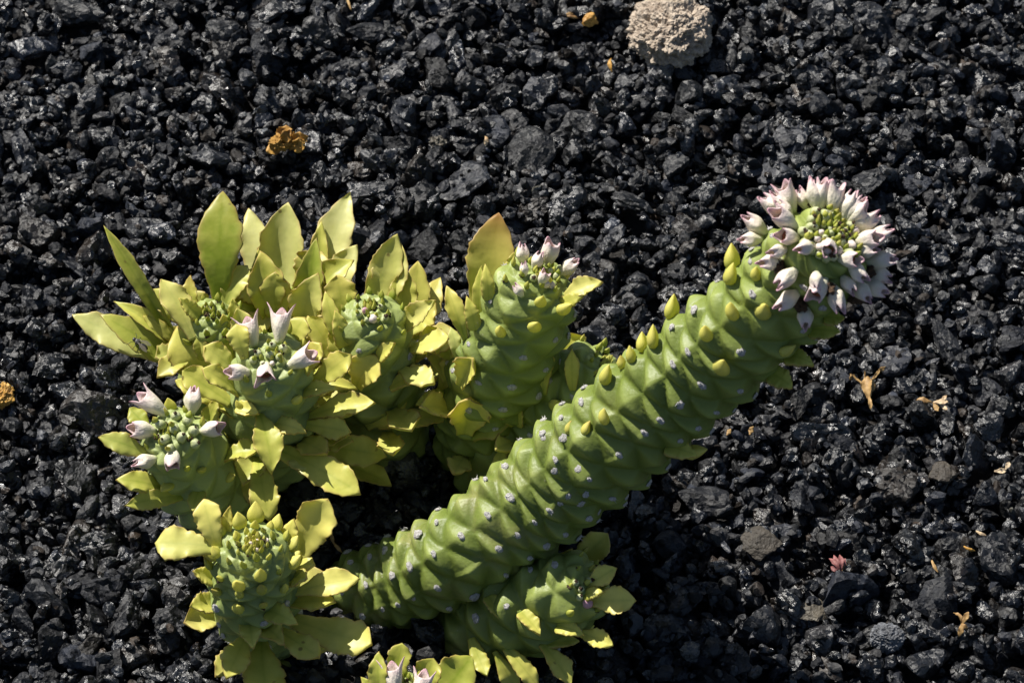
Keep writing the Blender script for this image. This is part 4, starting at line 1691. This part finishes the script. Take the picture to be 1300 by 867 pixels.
dried = scrap_thing('dried_flower', 366, 186, 'curled amber-orange dried flower alone on the dark gravel', 'dried flower',
                    [(-6, 8, -2, -22, 26, 16), (-2, 2, 27, -4, 20, 12), (4, 4, 22, 10, 18, 6), (-2, 4, -27, 14, 17, 3), (-8, 2, 4, -14, 16, 18)], M_OCHRE, 31, 5)
for k, (dx, dy, sx, sy, sz) in enumerate(((-12, 6, 13, 10, 9), (10, 4, 14, 11, 10), (-2, -6, 12, 11, 11))):
    me_ = crumb_mesh('petal', 520 + k, M_OCHRE, 4, 0.75)
    bp = WORLD[dried.name].translation
    link('petal', me_, dried, Matrix.Translation(bp + Vector((dx * U, -dy * U, 2 * U))) @ Matrix.Diagonal((sx * U * .8, sy * U * .8, sz * U * .8, 1)))
scrap_thing('dried_flower', 1101, 494, 'straw-coloured dried flower husk with spreading forked stalks', 'dried flower',
            [(0, 18, -3, -12, 15, 8), (0, 18, 8, -10, 14, 9), (-3, 0, -18, -14, 3.5, 8), (-16, -12, -22, -8, 8, 9), (4, -4, 16, -20, 4, 9),
             (15, -18, 22, -22, 6, 10), (-4, -6, -4, -18, 2.5, 10), (0, 16, 1, 30, 5, 1)], M_STRAW, 32, 4)
scrap_thing('dried_flower', 1184, 516, 'pale cream and purplish dried flower fragment', 'dried flower',
            [(-2, 0, -22, -4, 9, 4), (0, 0, 18, -2, 8, 5, M_PALE), (10, 0, 16, -10, 5, 7, M_PALE), (8, 2, 16, 8, 5, 3, M_PALE), (0, 0, 4, 10, 7, 2)], M_STRAW, 33, 3)
scrap_thing('dried_flower', 1063, 720, 'dusky red dried flower with fine petals', 'dried flower',
            [(2, 12, -10, -8, 7, 5), (2, 12, -4, -12, 7, 7), (2, 12, 3, -12, 7, 7), (2, 12, 9, -8, 6, 5), (2, 12, 12, 0, 7, 4, M_STRAW), (2, 12, -9, 2, 6, 3)], M_RED, 34, 3)
scrap_thing('dried_stalk', 1272, 599, 'small creamy bent scrap of dried stalk', 'plant scrap',
            [(-11, 4, 4, 2, 7, 3), (2, 3, 9, -8, 6, 5)], M_PALE, 35, 3)
scrap_thing('straw', 1220, 796, 'forked scrap of straw shaped like a crossed pair', 'straw',
            [(0, 2, -8, -14, 6, 4), (0, 2, 8, -15, 7, 6), (0, 0, -5, 14, 7, 1), (0, 0, 6, 6, 6, 2)], M_STRAW, 36, 3)
scrap_thing('seed_husk', 776, 88, 'slim amber seed husk below the tan pumice stone', 'seed husk', [(0, -9, 0, 9, 6, 2)], M_OCHRE, 37, 2)
scrap_thing('straw', 725, 26, 'thin brown flake of straw next to the ochre pebble', 'straw', [(-9, 0, 9, 2, 5, 2), (-7, -3, 3, -4, 4, 2)], M_STRAW, 38, 2)
scrap_thing('twig', 443, 8, 'short thin reddish-brown twig sticking up from the gravel', 'twig', [(4, 12, -4, -14, 4, 5)], M_STRAW, 39, 2)
scrap_thing('seed_husk', 616, 184, 'tiny pinkish-tan seed husk on dark gravel', 'seed husk', [(0, -6, 1, 6, 6, 2)], M_PALE, 40, 2)
scrap_thing('straw', 1186, 722, 'little upright golden splinter of straw', 'straw', [(-3, -6, 3, 7, 4, 2)], M_STRAW, 41, 2)
scrap_thing('straw', 1230, 700, 'curved orange splinter of straw', 'straw', [(-7, -2, 6, 3, 4, 2)], M_OCHRE, 42, 2)
scrap_thing('straw', 1244, 681, 'short pale tan splinter of straw', 'straw', [(-5, -3, 6, 3, 4, 2)], M_PALE, 43, 2)
scrap_thing('seed_husk', 925, 553, 'tiny tan seed husk beside the long stem', 'seed husk', [(-3, 4, 3, -5, 6, 2)], M_STRAW, 44, 2)
scrap_thing('seed_husk', 953, 551, 'upright sandy-coloured seed husk close to the long stem', 'seed husk', [(-2, 5, 3, -6, 7, 3)], M_STRAW, 45, 2)
scrap_thing('seed_husk', 877, 830, 'pale beige seed husk in the shade of the long stem', 'seed husk', [(-4, -6, 4, 6, 6, 2)], M_PALE, 46, 2)
scrap_thing('dried_leaf', 572, 580, 'curled brown dead leaf in the dark gap between shoots', 'dried leaf', [(-3, -10, 5, 12, 11, 3), (-2, 0, 8, 6, 8, 2)], M_STRAW, 47, 3)
scrap_thing('dried_leaf', 618, 575, 'reddish-brown dead leaf under the upright budding shoot', 'dried leaf', [(-12, 2, 14, -2, 12, 3)], M_RED, 48, 3)
scrap_thing('dried_stalk', 424, 690, 'thin curved dry stalk beside the flowerless yellow-leaved shoot', 'plant scrap', [(-4, -12, 0, 4, 5, 4), (0, 4, 10, 14, 4, 2)], M_STRAW, 49, 3)

# ------------------------------------------------------------------ the fly
d = ray(176, 438)
hit = LEAF_HOLD['fly'].ray_cast(CAM, d)
print('fly', hit[0] and project(hit[0]))
if hit[0] is not None:
    fp, fn = hit[0], hit[1]
    if fn.dot(VV) < 0:
        fn = -fn
    # local: x along the body (head end), z out of the leaf
    ahead = (RV * 0.85 - UV * 0.5)
    fm = frame_matrix(fp, fn, ahead, U)
    froot = thing('fly', fp, 'small dark fly sitting on a spreading leaf', 'fly')

    def ell(name, c, r3, mat, seg=14):
        V, F = revolve([(math.sin(math.pi * k / 9) + (.01 if k in (0, 9) else 0), -math.cos(math.pi * k / 9)) for k in range(10)], seg)
        V = [fm @ Vector((c[0] + v[2] * r3[0], c[1] + v[0] * r3[1], c[2] + v[1] * r3[2])) for v in V]
        return mesh_obj(name, V, F, mat, froot)
    ell('abdomen', (6, 0, 3.6), (6.0, 3.4, 3.0), M_FLY)
    ell('thorax', (-3.5, 0, 4.2), (4.2, 3.6, 3.3), M_THORAX)
    ell('head', (-8.5, 0, 4.0), (2.1, 2.8, 2.4), M_FLY)
    for sgn in (-1, 1):
        B_ = fm @ Vector((-3, 2 * sgn, 6.5))
        T_ = fm @ Vector((13, 6.5 * sgn, 6.0))
        V, F, at = leaf_geo(B_, T_, fn, 6.5 * U, 'o', cup=0, bend=.02, recurve=0, wave=0, thick=.15, NU=10, NV=5)
        mesh_obj('wing', V, F, M_WING, froot)
        for k in range(3):
            a0 = Vector((-6 + 3 * k, 2.2 * sgn, 3.5))
            a1 = Vector((-10 + 6.5 * k, 7 * sgn, 5.5))
            a2 = Vector((-12 + 9 * k, 11 * sgn, 0.2))
            pts = [fm @ a0, fm @ a1, fm @ a2]
            V, F = [], []
            for i_, q in enumerate(pts):
                for s_ in range(4):
                    an = s_ * math.pi / 2
                    V.append(q + (fn * math.cos(an) + VV.cross(fn).normalized() * math.sin(an)) * (0.45 - .1 * i_) * U)
            for i_ in range(2):
                for s_ in range(4):
                    F.append((i_ * 4 + s_, i_ * 4 + (s_ + 1) % 4, i_ * 4 + 4 + (s_ + 1) % 4, i_ * 4 + 4 + s_))
            F += [(3, 2, 1, 0), (8, 9, 10, 11)]
            mesh_obj('leg', V, F, M_FLY, froot)
